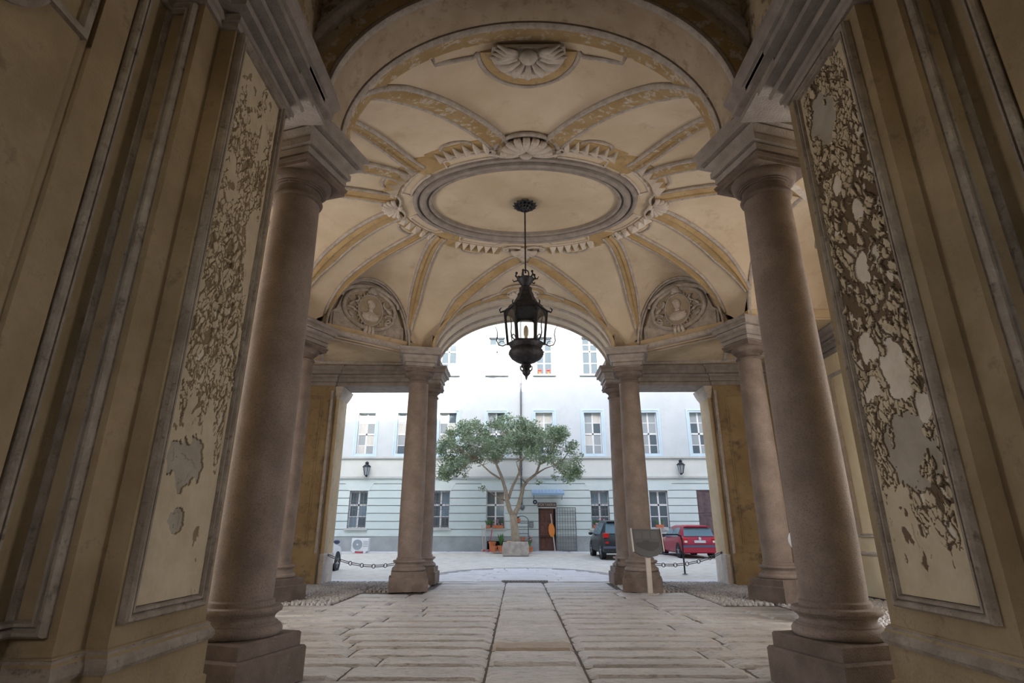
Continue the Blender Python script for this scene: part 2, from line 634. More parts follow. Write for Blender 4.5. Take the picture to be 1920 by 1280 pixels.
def flaked_panel(sgn, heavy):
    """real flaking paint: a fine grid of chips, some curling, some fallen; 'wear' says which layer shows"""
    X = sgn * 2.6
    y0, y1, z0, z1 = (3.79, 4.53, .95, 5.42) if sgn < 0 else (3.65, 4.37, .97, 5.34)
    ny, nz = 130, 640
    holes_ = ((.205, .37, .042, .28, 2.), (.115, .36, .018, .15, 2.)) if sgn < 0 else ((.225, .45, .06, .34, 2.), (.41, .74, .03, .14, 3.), (.35, .38, .05, .2, 3.), (.335, .8, .022, .12, 3.), (.90, .66, .06, .24, 2.3), (.55, .55, .03, .12, 3.), (.66, .4, .022, .12, 3.), (.74, .65, .02, .1, 3.), (.28, .12, .03, .1, 3.))
    vs, wear = [], []
    for i in range(ny + 1):
        for j in range(nz + 1):
            u, v = i / ny, j / nz
            y, z = y0 + (y1 - y0) * u, z0 + (z1 - z0) * v
            big = fbm(y * 2.1 + 9 * sgn, z * .9, 3.)
            fine = fbm(y * 9, z * 6 + 7 * sgn, 1.7)
            q = Vector((y * 21 + .35 * fine * 4, z * 13 + .35 * fine * 3, sgn * 5.))
            ds, ps = noise.voronoi(q)
            cid = ps[0]
            h1, h2, h3 = hsh(cid), hsh(cid, 1.), hsh(cid, 2.)
            k = (1.05 * math.exp(-((v - .55) / .32) ** 2) - .25) if heavy else (.60 * math.exp(-((v - .62) / .32) ** 2) - .28)
            act = k + .55 * big                     # how far gone the paint is here
            if min(u, 1 - u) < .05:
                act -= .25
            gap = ds[1] - ds[0]
            wv, dep = 0., .003 * fine
            if act > 0:
                pm = min(.62, act * (1.0 if heavy else .9))
                if h1 < pm:
                    wv = 1. if h3 < .86 else 3.
                    dep -= .012 + .003 * h2
                else:
                    d = q - cid
                    lift = (.030 if heavy else .042) * min(1., act * 1.8)
                    dep += lift * (.2 + .8 * h2) * max(0., d.x * math.cos(h3 * 6.28) + d.y * math.sin(h3 * 6.28) + .3)
                    if gap < .10:
                        wv, dep = 1., dep - .010
            elif act > -.16 and h1 < .10:
                wv, dep = (1. if h3 < .7 else 0.), dep - .006
            for cz, cy, rz, ry, wk in holes_:
                r2 = ((v - cz) / rz) ** 2 + ((u - cy) / ry) ** 2 + .9 * fine + .25 * (h1 - .5)
                if r2 < 1:
                    wv = wk
                    dep = -.014 + .003 * fine
                    if sgn < 0 and r2 < .2:
                        wv, dep = 2.4, -.02
            vs.append((X - sgn * (dep + .028), y, z))
            wear.append(wv / 3.)
    b = MB()
    b.v = vs
    b.f = [(i * (nz + 1) + j, (i + 1) * (nz + 1) + j, (i + 1) * (nz + 1) + j + 1, i * (nz + 1) + j + 1) for i in range(ny) for j in range(nz)]
    return b, wear


for nm_, under in (('flaking_paint_left', (.29, .23, .155)), ('flaking_paint_right', (.17, .125, .09))):
    m, n, bs, N, L = newmat(nm_)
    a = N('ShaderNodeAttribute')
    a.attribute_name = 'wear'
    g = N('ShaderNodeNewGeometry')
    nz_ = N('ShaderNodeTexNoise')
    nz_.inputs['Scale'].default_value = 4
    nz_.inputs['Detail'].default_value = 9
    nz_.inputs['Roughness'].default_value = .7
    L(g.outputs['Position'], nz_.inputs['Vector'])
    ramp = N('ShaderNodeValToRGB')
    els = ramp.color_ramp.elements
    els[0].position = 0
    els[0].color = (.58, .505, .385, 1)
    els[1].position = .30
    els[1].color = (*under, 1)
    for p_, c_ in ((.55, (*under, 1)), (.64, (.42, .385, .34, 1)), (.85, (.42, .385, .34, 1)), (.97, (.74, .69, .62, 1))):
        e = els.new(p_)
        e.color = c_
    L(a.outputs['Fac'], ramp.inputs[0])
    mx = N('ShaderNodeMixRGB')
    mx.blend_type = 'MULTIPLY'
    mx.inputs[0].default_value = .55
    rr = N('ShaderNodeValToRGB')
    rr.color_ramp.elements[0].position = .3
    rr.color_ramp.elements[1].position = .62
    rr.color_ramp.elements[0].color = (.62, .58, .5, 1)
    rr.color_ramp.elements[1].color = (1, 1, 1, 1)
    L(nz_.outputs['Fac'], rr.inputs[0])
    L(ramp.outputs[0], mx.inputs[1])
    L(rr.outputs[0], mx.inputs[2])
    L(mx.outputs[0], bs.inputs['Base Color'])
    bs.inputs['Roughness'].default_value = .9
    bs.inputs['Specular IOR Level'].default_value = .15

for sgn, side in ((-1, 'left'), (1, 'right')):
    wl = structure('wall_' + side, 'dark ochre plaster pier and entrance passage wall on the ' + side, 'wall')
    yA, yN = (4.75, 3.66) if sgn < 0 else (4.62, 3.46)
    yD = 3.41 if sgn < 0 else 3.21
    X = lambda x: sgn * x
    path = [(X(3.55), yA), (X(2.6), yA), (X(2.6), yN), (X(2.73), yN), (X(2.73), yD), (X(3.0), yD), (X(3.0), -5.0)]
    body = path + [(X(3.9), -5.0), (X(3.9), yA)]
    b = MB().prism(body[1:] if False else [(X(3.9), yA)] + path[1:] + [(X(3.9), -5.0)], 0, 9.7)
    pier = b.build('pier_body', 'pier_plaster', wl)
    pth = path if sgn > 0 else path[::-1]
    # travel so that "out" (right of travel) points to the passage
    def sw(prof):
        m = MB()
        pp = path if sgn < 0 else path
        q = [Vector(p) for p in pp]
        d = (q[2] - q[1])
        nrm = Vector((d.y, -d.x))
        pp2 = pp if nrm.x * (-sgn) > 0 else pp[::-1]
        return m.sweep_plan(pp2, prof)
    sw(BASE).build('base_molding', 'pier_plaster', wl)
    sw([(.025, .605), (.05, .61), (.062, .635), (.055, .67), (.03, .70), (.028, .725), (.0, .735)]).build('base_bead', 'pier_molding', wl)
    sw(CORN).build('cornice', 'cornice_stone', wl)
    xs_ = sorted((X(2.26), X(3.2)))
    MB().squarerings([((*sorted((X(2.42), X(3.2))), yA - .2, 5.3), 5.87), ((*sorted((X(2.42), X(3.2))), yA - .2, 5.3), 5.935), ((*sorted((X(2.33), X(3.2))), yA - .2, 5.3), 5.945), ((*sorted((X(2.33), X(3.2))), yA - .2, 5.3), 6.01), ((*sorted((X(2.25), X(3.2))), yA - .2, 5.3), 6.09), ((*sorted((X(2.25), X(3.2))), yA - .2, 5.3), 6.135)]).build('cornice_return', 'cornice_stone', wl)
    MB().box(*sorted((X(2.62), X(3.6))), yA - .3, 5.3, 6.13, 9.7).build('upper_wall', 'spandrel_plaster', wl)
    # peeling inner panel
    PM = lambda a_, z, o: (X(2.6 - o), a_, z)
    y0, y1, z0, z1 = (3.70, 4.62, .86, 5.51) if sgn < 0 else (3.56, 4.46, .88, 5.43)
    fr = rect_frame(MB(), PM, y0, y1, z0, z1, FR)
    fr.build('panel_frame', 'pier_molding', wl)
    pb, wear = flaked_panel(sgn, sgn > 0)
    po = pb.build('peeling_panel', 'flaking_paint_' + side, wl, smooth=False, label='flaking painted panel of the ' + side + ' pier')
    at_ = po.data.attributes.new('wear', 'FLOAT', 'POINT')
    at_.data.foreach_set('value', wear)
    # folded strip panel in the corner towards the passage
    f2 = MB()
    PF = lambda a_, z, o: (X(a_), yD - o, z)
    rect_frame(f2, PF, 2.775, 3.06, .84, 5.46, FR)
    f2.build('panel_frame', 'pier_molding', wl)
    f3 = MB()
    PS = lambda a_, z, o: (X(3.0 - o), a_, z)
    rect_frame(f3, PS, yD - .33, yD + .1, .84, 5.46, FR)
    f3.build('panel_frame', 'pier_molding', wl)
    # flat pilaster strip and wall panels further along the passage wall
    MB().box(*sorted((X(2.97), X(3.02))), yD - .60, yD - .36, .7, 5.5).build('strip', 'pier_plaster', wl)
    f4 = MB()
    rect_frame(f4, PS, .9, yD - .66, 4.40, 5.2, [(0, 0), (0, .05), (.05, .05), (.05, 0)])
    f4.build('panel_frame', 'pier_molding', wl)
    f5 = MB()
    pts = [(X(2.985), 2.05 + .42 * math.cos(q), 4.55 + .42 * math.sin(q)) for q in np.linspace(PI, 2 * PI, 20)]
    f5.tube(pts, .035, 6)
    f5.build('round_molding', 'pier_molding', wl)
    f6 = MB().box(*sorted((X(2.985), X(3.02))), .7, yD - .68, .75, 4.42)
    f6.build('wall_panel', 'pier_plaster', wl)

# street side end of the passage, with gate opening, and its flat ceiling
wf = structure('wall_front', 'dark end wall of the entrance passage behind the viewer', 'wall')
MB().box(-3.9, -1.9, -5.3, -5, 0, 9.7).build('wall_face', 'pier_plaster', wf)
MB().box(1.9, 3.9, -5.3, -5, 0, 9.7).build('wall_face', 'pier_plaster', wf)
MB().box(-1.9, 1.9, -5.3, -5, 5.2, 9.7).build('wall_face', 'pier_plaster', wf)
for sgn in (-1, 1):
    MB().box(*sorted((sgn * .01, sgn * 1.9)), -5.2, -5.1, 0, 4.1).build('added_gate_leaf', 'brown_wood', wf)  # unseen leaves added to keep sky light out of the passage
for k in range(9):
    x = -1.9 + 3.8 * (k + .5) / 9
    MB().box(x - .03, x + .03, -5.18, -5.12, 4.1, 5.2).build('added_fanlight_bar', 'iron', wf)  # bars of an added, unseen fanlight that lets in a little sky light

# ---------------- vault: height over the plan
def col_rel(k, sg):
    x, y = COLS[k]
    return np.array((sg * x, y - CY))


CELLS = []


def add_cell(kind, p0, p1, hs, apex, D=None):
    p0, p1 = np.array(p0, float), np.array(p1, float)
    t = (p1 - p0) / np.linalg.norm(p1 - p0)
    nrm = np.array((t[1], -t[0]))
    mid = (p0 + p1) / 2
    if nrm @ mid < 0:
        nrm = -nrm
    if D is None:
        D = nrm @ mid
    else:
        mid = mid + nrm * (D - nrm @ mid)
    CELLS.append(dict(kind=kind, t=t, n=nrm, mid=mid, hs=hs, apex=apex, D=D, er={'f': 1.6, 'b': 1.6, 's': 2.36, 'd': 2.25}[kind[0]]))


add_cell('front', col_rel('F', -1), col_rel('F', 1), 2.45, 8.05, 4.55)
add_cell('diag_fr', col_rel('F', 1), col_rel('N', 1), 1.22, 7.88)
add_cell('side_r', col_rel('N', 1), col_rel('M', 1), 1.95, 7.95)
add_cell('diag_br', col_rel('M', 1), col_rel('B', 1), 1.22, 7.88)
add_cell('back', col_rel('B', 1), col_rel('B', -1), 2.55, 7.82, 4.5)
add_cell('diag_bl', col_rel('B', -1), col_rel('M', -1), 1.22, 7.88)
add_cell('side_l', col_rel('M', -1), col_rel('N', -1), 1.95, 7.95)
add_cell('diag_fl', col_rel('N', -1), col_rel('F', -1), 1.22, 7.88)
RA, RB, OA, OB = 2.36, 1.60, 6.01, 5.11


def dome(p):
    r = math.hypot(p[0], p[1])
    if r < 1e-6:
        return ZR
    c, s = p[0] / r, p[1] / r
    ri = 1 / math.sqrt((c / RA) ** 2 + (s / RB) ** 2)
    ro = 1 / math.sqrt((c / OA) ** 2 + (s / OB) ** 2)
    q = (r - ri) / (ro - ri)
    if q <= 0:
        return ZR
    if q >= 1:
        return ZS
    return ZS + (ZR - ZS) * math.sqrt(1 - q * q)


def barrel(c, q, e=None):
    if abs(q) >= c['hs']:
        return ZS
    ap = c['apex']
    if e is not None:
        d = c['mid'] - c['n'] * (c['D'] - c['er'])
        ap = ap + (ZR + .012 - ap) * min(1., max(0., (c['D'] - e) / (c['D'] - c['er'])))
    return ZS + (ap - ZS) * math.sqrt(1 - (q / c['hs']) ** 2)


def vault(p):
    z = dome(p)
    p = np.asarray(p)
    for c in CELLS:
        if c['n'] @ p > .6:
            z = max(z, barrel(c, (p - c['mid']) @ c['t'], c['n'] @ p))
    return z


ceil = structure('ceiling', 'oval stuccoed vault with ochre ribs over the octagonal passage hall', 'ceiling')
NPH, NR_ = 720, 56
vs = []
for i in range(NPH):
    ph = 2 * PI * i / NPH
    d = np.array((math.cos(ph), math.sin(ph)))
    rp = min(c['D'] / (d @ c['n']) for c in CELLS if d @ c['n'] > 1e-6)
    ri = 1 / math.sqrt((d[0] / RA) ** 2 + (d[1] / RB) ** 2) - .02
    for j in range(NR_):
        t = 1 - (1 - j / (NR_ - 1)) ** 1.8
        r = ri + (rp - ri) * t
        p = d * r
        vs.append((p[0], p[1] + CY, vault(p)))
b = MB()
b.v = vs
b.f = [(i * NR_ + j, ((i + 1) % NPH) * NR_ + j, ((i + 1) % NPH) * NR_ + j + 1, i * NR_ + j + 1) for i in range(NPH) for j in range(NR_ - 1)]
b.build('vault_shell', 'vault_plaster', ceil, auto=35)

# oval field and ring mouldings
def ell(a_, b_, z, n=120, t0=0, t1=2 * PI, closed=True):
    return [(a_ * math.cos(t), CY + b_ * math.sin(t), z) for t in np.linspace(t0, t1, n, endpoint=not closed)]


RINGP = [(-.36, .07), (-.355, -.03), (-.325, -.045), (-.295, -.03), (-.29, .015), (-.255, .02), (-.245, -.05), (-.215, -.085), (-.17, -.10), (-.12, -.085), (-.10, -.045), (-.095, .0), (-.055, .005), (-.05, -.055), (-.015, -.075), (.03, -.06), (.045, -.01), (.06, .05)]
b = MB()
nn = 160
for t in np.linspace(0, 2 * PI, nn, endpoint=False):
    for o, z in RINGP:
        b.v.append(((RA + o) * math.cos(t), CY + (RB + o) * math.sin(t), ZR + z))
k_ = len(RINGP)
b.f = [(i * k_ + j, ((i + 1) % nn) * k_ + j, ((i + 1) % nn) * k_ + j + 1, i * k_ + j + 1) for i in range(nn) for j in range(k_ - 1)]
b.build('oval_ring', 'cornice_stone', ceil, auto=30)
b = MB()
e_ = ell(RA - .3, RB - .3, ZR + .05, 120)
b.add(e_, [tuple(range(120))])
b.build('oval_field', 'vault_plaster', ceil)


def vz(x, y, drop=0.):
    return (x, y + CY, vault((x, y)) - drop)


# ochre ribs along the groins, with a bead on either edge
GRO = {}
for ci, c in enumerate(CELLS):
    for sd in (-1, 1):
        pts = []
        for e in np.linspace({'f': 1.95, 'b': 1.85, 's': 2.75, 'd': 2.3}[c['kind'][0]], c['D'] - .01, 140):
            def P(q):
                return c['mid'] + c['n'] * (e - c['D']) + c['t'] * q
            if barrel(c, 0, e) <= dome(P(0)) + 1e-4:
                continue
            lo, hi = 0., c['hs'] * .9999
            if barrel(c, hi, e) > dome(P(sd * hi)):
                continue
            for _ in range(40):
                mq = (lo + hi) / 2
                if barrel(c, mq, e) > dome(P(sd * mq)):
                    lo = mq
                else:
                    hi = mq
            pts.append(P(sd * lo))
        # resample
        pts = np.array(pts)
        if len(pts) < 5:
            continue
        zz = np.array([vault(p) for p in pts])
        seg = np.r_[0, np.cumsum(np.sqrt((np.diff(pts, axis=0) ** 2).sum(1) + np.diff(zz) ** 2))]
        s_ = np.linspace(0, seg[-1], 46)
        pts = np.stack([np.interp(s_, seg, pts[:, 0]), np.interp(s_, seg, pts[:, 1])], 1)
        GRO[(ci, sd)] = (pts, seg[-1])


def rib(ci, sd, w1, w2, mat):
    pts, Lg = GRO[(ci, sd)]
    c = CELLS[ci]
    T = np.gradient(pts, axis=0)
    T /= np.linalg.norm(T, axis=1)[:, None]
    # towards the pendentive
    out = np.stack([T[:, 1], -T[:, 0]], 1)
    sg = np.sign(out @ (c['t'] * sd))
    out = out * sg[:, None]
    m = len(pts)
    rem = (1 - np.arange(m) / (m - 1)) * Lg
    fade = np.clip(.30 + rem / 1.5, 0, 1)
    b = MB()
    prof = [(-w1, .0), (-w1 + .015, .05), (-.3 * w1, .05), (.10 * w2, .075), (.18 * w2, .075), (.24 * w2, .045), (.60 * w2, .045), (w2 - .02, .05), (w2, .0)]
    for i in range(m):
        for o, dr in prof:
            p = pts[i] + out[i] * o * fade[i]
            b.v.append(vz(p[0], p[1], dr))
    k = len(prof)
    b.f = [(i * k + j, (i + 1) * k + j, (i + 1) * k + j + 1, i * k + j + 1) for i in range(m - 1) for j in range(k - 1)]
    o_ = b.build('rib_band', mat, ceil, auto=50)
    for off, r in ((-w1 - .025, .046), (w2 + .02, .036)):
        tb = []
        for i in range(m):
            p = pts[i] + out[i] * off * fade[i]
            tb.append(vz(p[0], p[1], .03))
        MB().tube(tb, r, 6).build('bead', 'stucco', o_, smooth=True)


for (ci, sd) in GRO:
    kd = CELLS[ci]['kind']
    if kd in ('front', 'back'):
        rib(ci, sd, .07, .24, 'ochre_band_flaked' if kd == 'front' else 'ochre_band')
    elif kd.startswith('side'):
        rib(ci, sd, .07, .24, 'ochre_band')
    else:
        rib(ci, sd, .05, .17, 'ochre_band_flaked' if 'f' in kd[-2:] else 'ochre_band')

# stepped frame outside the ring, leaf strips, gussets and shells
leaf_b = MB()
leaf_b.add([(-.085, 0, 0), (.085, 0, 0), (.03, .28, 0), (-.03, .08, -.16), (.01, .26, -.04)], [(0, 3, 1), (1, 3, 4, 2), (0, 2, 4, 3), (0, 1, 2)])
noisy('leaf_stucco', (.60, .55, .50), (.70, .65, .60), 6, bump=.2)
leaf_me = leaf_b.mesh('leaf', 'leaf_stucco')
for q in range(4):
    for hf in (0, 1):
        t0, t1 = ((15, 38) if hf == 0 else (54, 75))
        tt = [R(q * 90 + (v if q % 2 == 0 else 90 - v)) for v in (t0, t1)]
        ta, tb_ = min(tt), max(tt)
        oa, ob = RA + .26, RB + .22
        pp = []
        for a_, b_, ts in ((RA + .30, RB + .26, np.linspace(ta, tb_, 16)), (RA + .09, RB + .08, np.linspace(tb_ + .04, ta - .04, 16))):
            pp += [(a_ * math.cos(t), CY + b_ * math.sin(t), vault((a_ * math.cos(t), b_ * math.sin(t))) - .012) for t in ts]
        MB().tube(pp, .026, 6, closed=True).build('step_frame', 'stucco_light', ceil, smooth=True)
        # leaf strip
        arc = np.linspace(ta - .03, tb_ + .03, 60)
        P = np.array([((RA + .37) * math.cos(t), (RB + .33) * math.sin(t)) for t in arc])
        sl = np.r_[0, np.cumsum(np.linalg.norm(np.diff(P, axis=0), axis=1))]
        nl = max(4, int(sl[-1] / .165))
        for i in range(nl):
            s0 = (i + .5) * sl[-1] / nl
            x, y = np.interp(s0, sl, P[:, 0]), np.interp(s0, sl, P[:, 1])
            x2, y2 = np.interp(s0 + .02, sl, P[:, 0]), np.interp(s0 + .02, sl, P[:, 1])
            an = math.atan2(y2 - y, x2 - x)
            nx, ny = math.sin(an), -math.cos(an)
            if nx * x + ny * y < 0:
                an += PI
            an2 = an + PI
            link('leaf', leaf_me, ceil, (x, y + CY, vault((x, y)) - .015), (0, 0, an + PI if True else an2))
        lc = MB()
        for t in np.linspace(ta - .05, tb_ + .05, 24):
            for o in (.34, .36, .66, .68):
                x, y = (RA + o) * math.cos(t), (RB + o * .95) * math.sin(t)
                lc.v.append(vz(x, y, .016 if .35 < o < .67 else -.01))
        lc.f = [(i * 4 + j, (i + 1) * 4 + j, (i + 1) * 4 + j + 1, i * 4 + j + 1) for i in range(23) for j in range(3)]
        lc.build('leaf_shade_strip', 'ochre_band', ceil)  # darker ochre strip, painted stand-in for the shade between the leaves
        # half-round notch beside the strip
        tm = (ta + tb_) / 2
        cxn, cyn = (RA + .62) * math.cos(tm), (RB + .56) * math.sin(tm)
        dn = math.atan2((RB + .56) * math.sin(tm) * RA ** 2, (RA + .62) * math.cos(tm) * RB ** 2)
        arcp = []
        for v in np.linspace(-PI / 2, PI / 2, 14):
            rx, ry = .16 * math.cos(v), .30 * math.sin(v)
            arcp.append(vz(cxn + rx * math.cos(dn) - ry * math.sin(dn), cyn + rx * math.sin(dn) + ry * math.cos(dn), .015))
        MB().tube(arcp, .026, 6).build('notch_bead', 'stucco', ceil, smooth=True)


for q in range(4):
    tc = R(45.5) if q % 2 == 0 else R(44.5)
    tc = R(q * 90) + (R(46) if q % 2 == 0 else R(44))
    gb = MB()
    for i in range(13):
        u = i / 12 * 2 - 1
        for j in range(8):
            v = j / 7
            o = .10 + .62 * v * (1 - .25 * abs(u))
            t = tc + u * R(9.5) * (1 - .25 * v)
            x, y = (RA + o) * math.cos(t), (RB + o * .95) * math.sin(t)
            gb.v.append(vz(x, y, .03 if 0 < j < 7 and 0 < i < 12 else 0.))
    gb.f = [(i * 8 + j, (i + 1) * 8 + j, (i + 1) * 8 + j + 1, i * 8 + j + 1) for i in range(12) for j in range(7)]
    gb.build('gusset', 'ochre_band', ceil, auto=40)


def shell_mesh(loc, rz, scl, label, flutes=9):
    """scallop with scrolls; local x across, y away from the ring, z down is -z"""
    b = MB()
    b.tube([(.52 * math.cos(t), -.10 + .50 * math.sin(t), -.02) for t in np.linspace(-.15, PI + .15, 22)], .045, 6)
    parent = b.build('stucco_shell', 'stucco', ceil, smooth=True, loc=loc, rot=(0, 0, rz), scale=scl, label=label)
    for k in range(flutes):
        an = PI * (k + .5) / flutes
        L_ = .40 * (1 + .10 * math.sin(an))
        b = MB()
        n = 7
        pts, rad = [], []
        for i in range(n):
            t = i / (n - 1)
            pts.append((L_ * t * math.cos(an), -.06 + L_ * t * math.sin(an), -.03 - .10 * math.sin(t * PI * .75)))
            rad.append(.015 + .062 * t * (1 if t < .9 else .75))
        b.tube(pts, rad, 6)
        b.build('flute', 'stucco_light', parent, smooth=True)
    for sg in (-1, 1):
        b = MB()
        b.tube([(sg * (.10 + .48 * t + .0), -.12 - .08 * math.sin(t * PI) + .02 * t, -.04) for t in np.linspace(0, 1, 12)], [.05 - .028 * t for t in np.linspace(0, 1, 12)], 6)
        b.tube([(sg * (.56 - .07 * math.cos(v)), -.05 + .07 * math.sin(v), -.05) for v in np.linspace(0, 1.7 * PI, 12)], .03, 5)
        b.build('scroll', 'stucco_light', parent, smooth=True)
    MB().blob((0, -.12, -.08), (.11, .07, .07), 10, 6).build('boss', 'stucco_light', parent, smooth=True)


for nm, loc, rz, lab in (('front', (0, 8.50, ZR - .02), PI, 'nearest'), ('back', (0, 12.35, ZR - .02), 0, 'far'), ('left', (-2.78, CY, ZR - .02), PI / 2, 'left'), ('right', (2.78, CY, ZR - .02), -PI / 2, 'right')):
    shell_mesh(loc, rz, (1.15, 1.0, 1.0) if lab == 'nearest' else (.8, .75, .8), {'nearest': 'large scallop shell at the near edge of the oval ring', 'far': 'shell at the far edge of the oval ring behind the lantern rod',
               'left': 'shell at the left end of the oval ring', 'right': 'shell at the right end of the oval ring'}[lab])

# ---------------- arches front and back
af = structure('trim_1', 'wide near arch of the hall with peeling spandrels', 'arch')


def arch_wall(parent, name, y0, y1, hs, zs, apex, hw, ztop, matf):
    A = arch(hs, zs, apex, 48)
    b = MB()
    n = len(A)
    outer = []
    for x, z in A:
        # project to the rectangle
        ang = math.atan2(max(z - zs, 1e-5), x)
        ox = hw * (1 if x > 0 else -1) if abs(math.cos(ang)) > 1e-6 else 0
        k1 = hw / max(abs(math.cos(ang)), 1e-6)
        k2 = (ztop - zs) / max(math.sin(ang), 1e-6)
        k = min(k1, k2)
        outer.append((k * math.cos(ang), zs + k * math.sin(ang)))
    for yy in (y0, y1):
        for (x, z), (ox, oz) in zip(A, outer):
            b.v += [(x, yy, z), (ox, yy, oz)]
    for f in (0, 1):
        o = f * 2 * n
        for i in range(n - 1):
            q = (o + 2 * i, o + 2 * i + 1, o + 2 * i + 3, o + 2 * i + 2)
            b.f.append(q if f == 0 else q[::-1])
    for i in range(n - 1):
        b.f.append((2 * i, 2 * i + 2, 2 * n + 2 * i + 2, 2 * n + 2 * i))
    return b.build(name, matf, parent)


arch_wall(af, 'spandrel', 5.25, 5.85, 2.45, ZS, 8.05, 3.8, 9.7, 'spandrel_plaster')


def arch_strip(parent, name, mat, hs, apex, prof, y_sign=1, n=48, hs2=None):
    """profile of (grow, y) swept along the arch: grow enlarges the arch"""
    b = MB()
    for i in range(n + 1):
        a_ = PI * i / n
        for gw, y in prof:
            b.v.append((-(hs + gw) * math.cos(a_), y, ZS + (apex - ZS + gw) * math.sin(a_)))
    k = len(prof)
    b.f = [(i * k + j, (i + 1) * k + j, (i + 1) * k + j + 1, i * k + j + 1) for i in range(n) for j in range(k - 1)]
    return b.build(name, mat, parent, auto=40)


arch_strip(af, 'soffit_band', 'soffit_plaster', 2.45, 8.05, [(.0, 5.24), (-.03, 5.27), (-.03, 5.80), (.0, 5.86)])
arch_strip(af, 'edge_bead', 'stucco', 2.45, 8.05, [(.03, 5.84), (-.05, 5.82), (-.07, 5.86), (-.06, 5.91), (.0, 5.95), (.03, 5.95)])
arch_strip(af, 'edge_bead', 'stucco', 2.45, 8.05, [(.02, 5.22), (-.045, 5.20), (-.06, 5.24), (-.045, 5.29), (.0, 5.29)])
arch_strip(af, 'ochre_fascia', 'ochre_band_flaked', 2.45, 8.05, [(.02, 5.25), (.02, 5.20), (.20, 5.20), (.22, 5.25)])
arch_strip(af, 'archivolt', 'stucco', 2.45, 8.05, [(.36, 5.26), (.36, 5.18), (.40, 5.15), (.44, 5.15), (.47, 5.19), (.47, 5.26)])
arch_strip(af, 'archivolt', 'stucco', 2.45, 8.05, [(.49, 5.26), (.49, 5.20), (.53, 5.18), (.56, 5.22), (.56, 5.26)])
arch_strip(af, 'hall_fascia', 'ochre_band_flaked', 2.45, 8.05, [(.0, 5.86), (-.035, 5.90), (-.03, 6.12), (.0, 6.14)])
MB().box(-3.9, 3.9, -5, 5.3, 9.7, 9.9).build('passage_ceiling', 'spandrel_plaster', ceil)
# side cornice return above the capital
for sgn in (-1, 1):
    x0, x1 = sorted((sgn * 2.42, sgn * 3.3))
    MB().box(x0, x1, 5.2, 6.2, ZS - .02, ZS + .32).build('impost', 'soffit_plaster', af)

ab = structure('trim_2', 'far barrel arch opening onto the sunny courtyard', 'arch')
b = MB()
prof_y = [14.9, 15.2, 15.5, 15.9, 16.3, 16.75, 17.3]
for yy in prof_y:
    k = (yy - 14.9) / 2.4
    for x, z in arch(2.55 + .30 * k, ZS, 7.82 + .21 * k, 40):
        b.v.append((x, yy, z))
b.f = [(i * 41 + j, i * 41 + j + 1, (i + 1) * 41 + j + 1, (i + 1) * 41 + j) for i in range(len(prof_y) - 1) for j in range(40)]
b.build('barrel', 'vault_plaster', ab, auto=30)
for yy, hs, ap, mt in ((14.9, 2.55, 7.82, 'stucco'), (15.55, 2.63, 7.88, 'stucco'), (16.5, 2.75, 7.96, 'stucco'), (17.26, 2.845, 8.02, 'stucco')):
    arch_strip(ab, 'edge_bead', mt, hs, ap, [(.03, yy - .06), (-.045, yy - .05), (-.07, yy), (-.05, yy + .05), (-.02, yy + .06), (.03, yy + .09)])
arch_strip(ab, 'ochre_fascia', 'ochre_band', 2.55, 7.82, [(.0, 14.62), (-.04, 14.64), (-.04, 14.86), (.0, 14.88)])
for sgn in (-1, 1):
    MB().box(*sorted((sgn * 2.57, sgn * 3.4)), 14.86, 15.3, 6.13, 7.9).build('arch_foot', 'soffit_plaster', ab)
    MB().box(*sorted((sgn * 2.47, sgn * 3.4)), 5.5, 5.95, 6.13, 7.9).build('arch_foot', 'soffit_plaster', af)
# crest on both arches (half-round frame with a shell rosette)


def crest(parent, y, s, label):
    b = MB().prism([(.70 * math.cos(v), .05 + .62 * math.sin(v)) for v in np.linspace(0, PI, 26)], -.02, .03)
    t = b.build('arch_crest', 'ochre_band', parent, label=label, loc=(0, y + (.05 if s > 0 else 0), 7.97 if s > 0 else 7.80), rot=(0, 0, 0 if s > 0 else PI), scale=(1, 1, 1) if s > 0 else (.85, .8, .9))
    MB().tube([(.74 * math.cos(v), .06 + .66 * math.sin(v), .0) for v in np.linspace(0, PI, 26)], .035, 6).build('outer_bead', 'stucco', t, smooth=True)
    for sg in (-1, 1):
        MB().tube([(sg * .74, .06, 0), (sg * .80, .12, -.03), (sg * 1.35, .06, -.22), (sg * 1.37, -.10, -.24)], .035, 6).build('step_bead', 'stucco', t, smooth=True)
    b = MB().prism([(.54 * math.cos(v), .08 + .44 * math.sin(v)) for v in np.linspace(-.35, PI + .35, 28)], -.05, .0)
    b.build('disc', 'stucco_light', t)
    for k in range(7):
        an = -.1 + (PI + .2) * (k + .5) / 7
        b = MB()
        b.tube([(.16 * math.cos(an), .08 + .13 * math.sin(an), -.08), (.30 * math.cos(an), .08 + .25 * math.sin(an), -.10), (.46 * math.cos(an), .08 + .37 * math.sin(an), -.075)], [.035, .055, .065], 6)
        b.build('petal', 'stucco_light', t, smooth=True)
    MB().blob((0, .04, -.13), (.13, .11, .10), 12, 7).build('boss', 'stucco_light', t, smooth=True)
    for sg in (-1, 1):
        b = MB()
        for k in range(4):
            b.tube([(sg * .16, .0 + .0 * k, -.1), (sg * (.3 + .04 * k), -.08 + .05 * k, -.13), (sg * (.44 + .04 * k), -.12 + .07 * k, -.07)], [.05, .045, .015], 5)
        b.build('wing', 'stucco_light', t, smooth=True)


crest(af, 6.17, 1, 'stucco crest with a winged rosette on the near arch')
crest(ab, 14.62, -1, 'small stucco crest on the far arch behind the lantern')

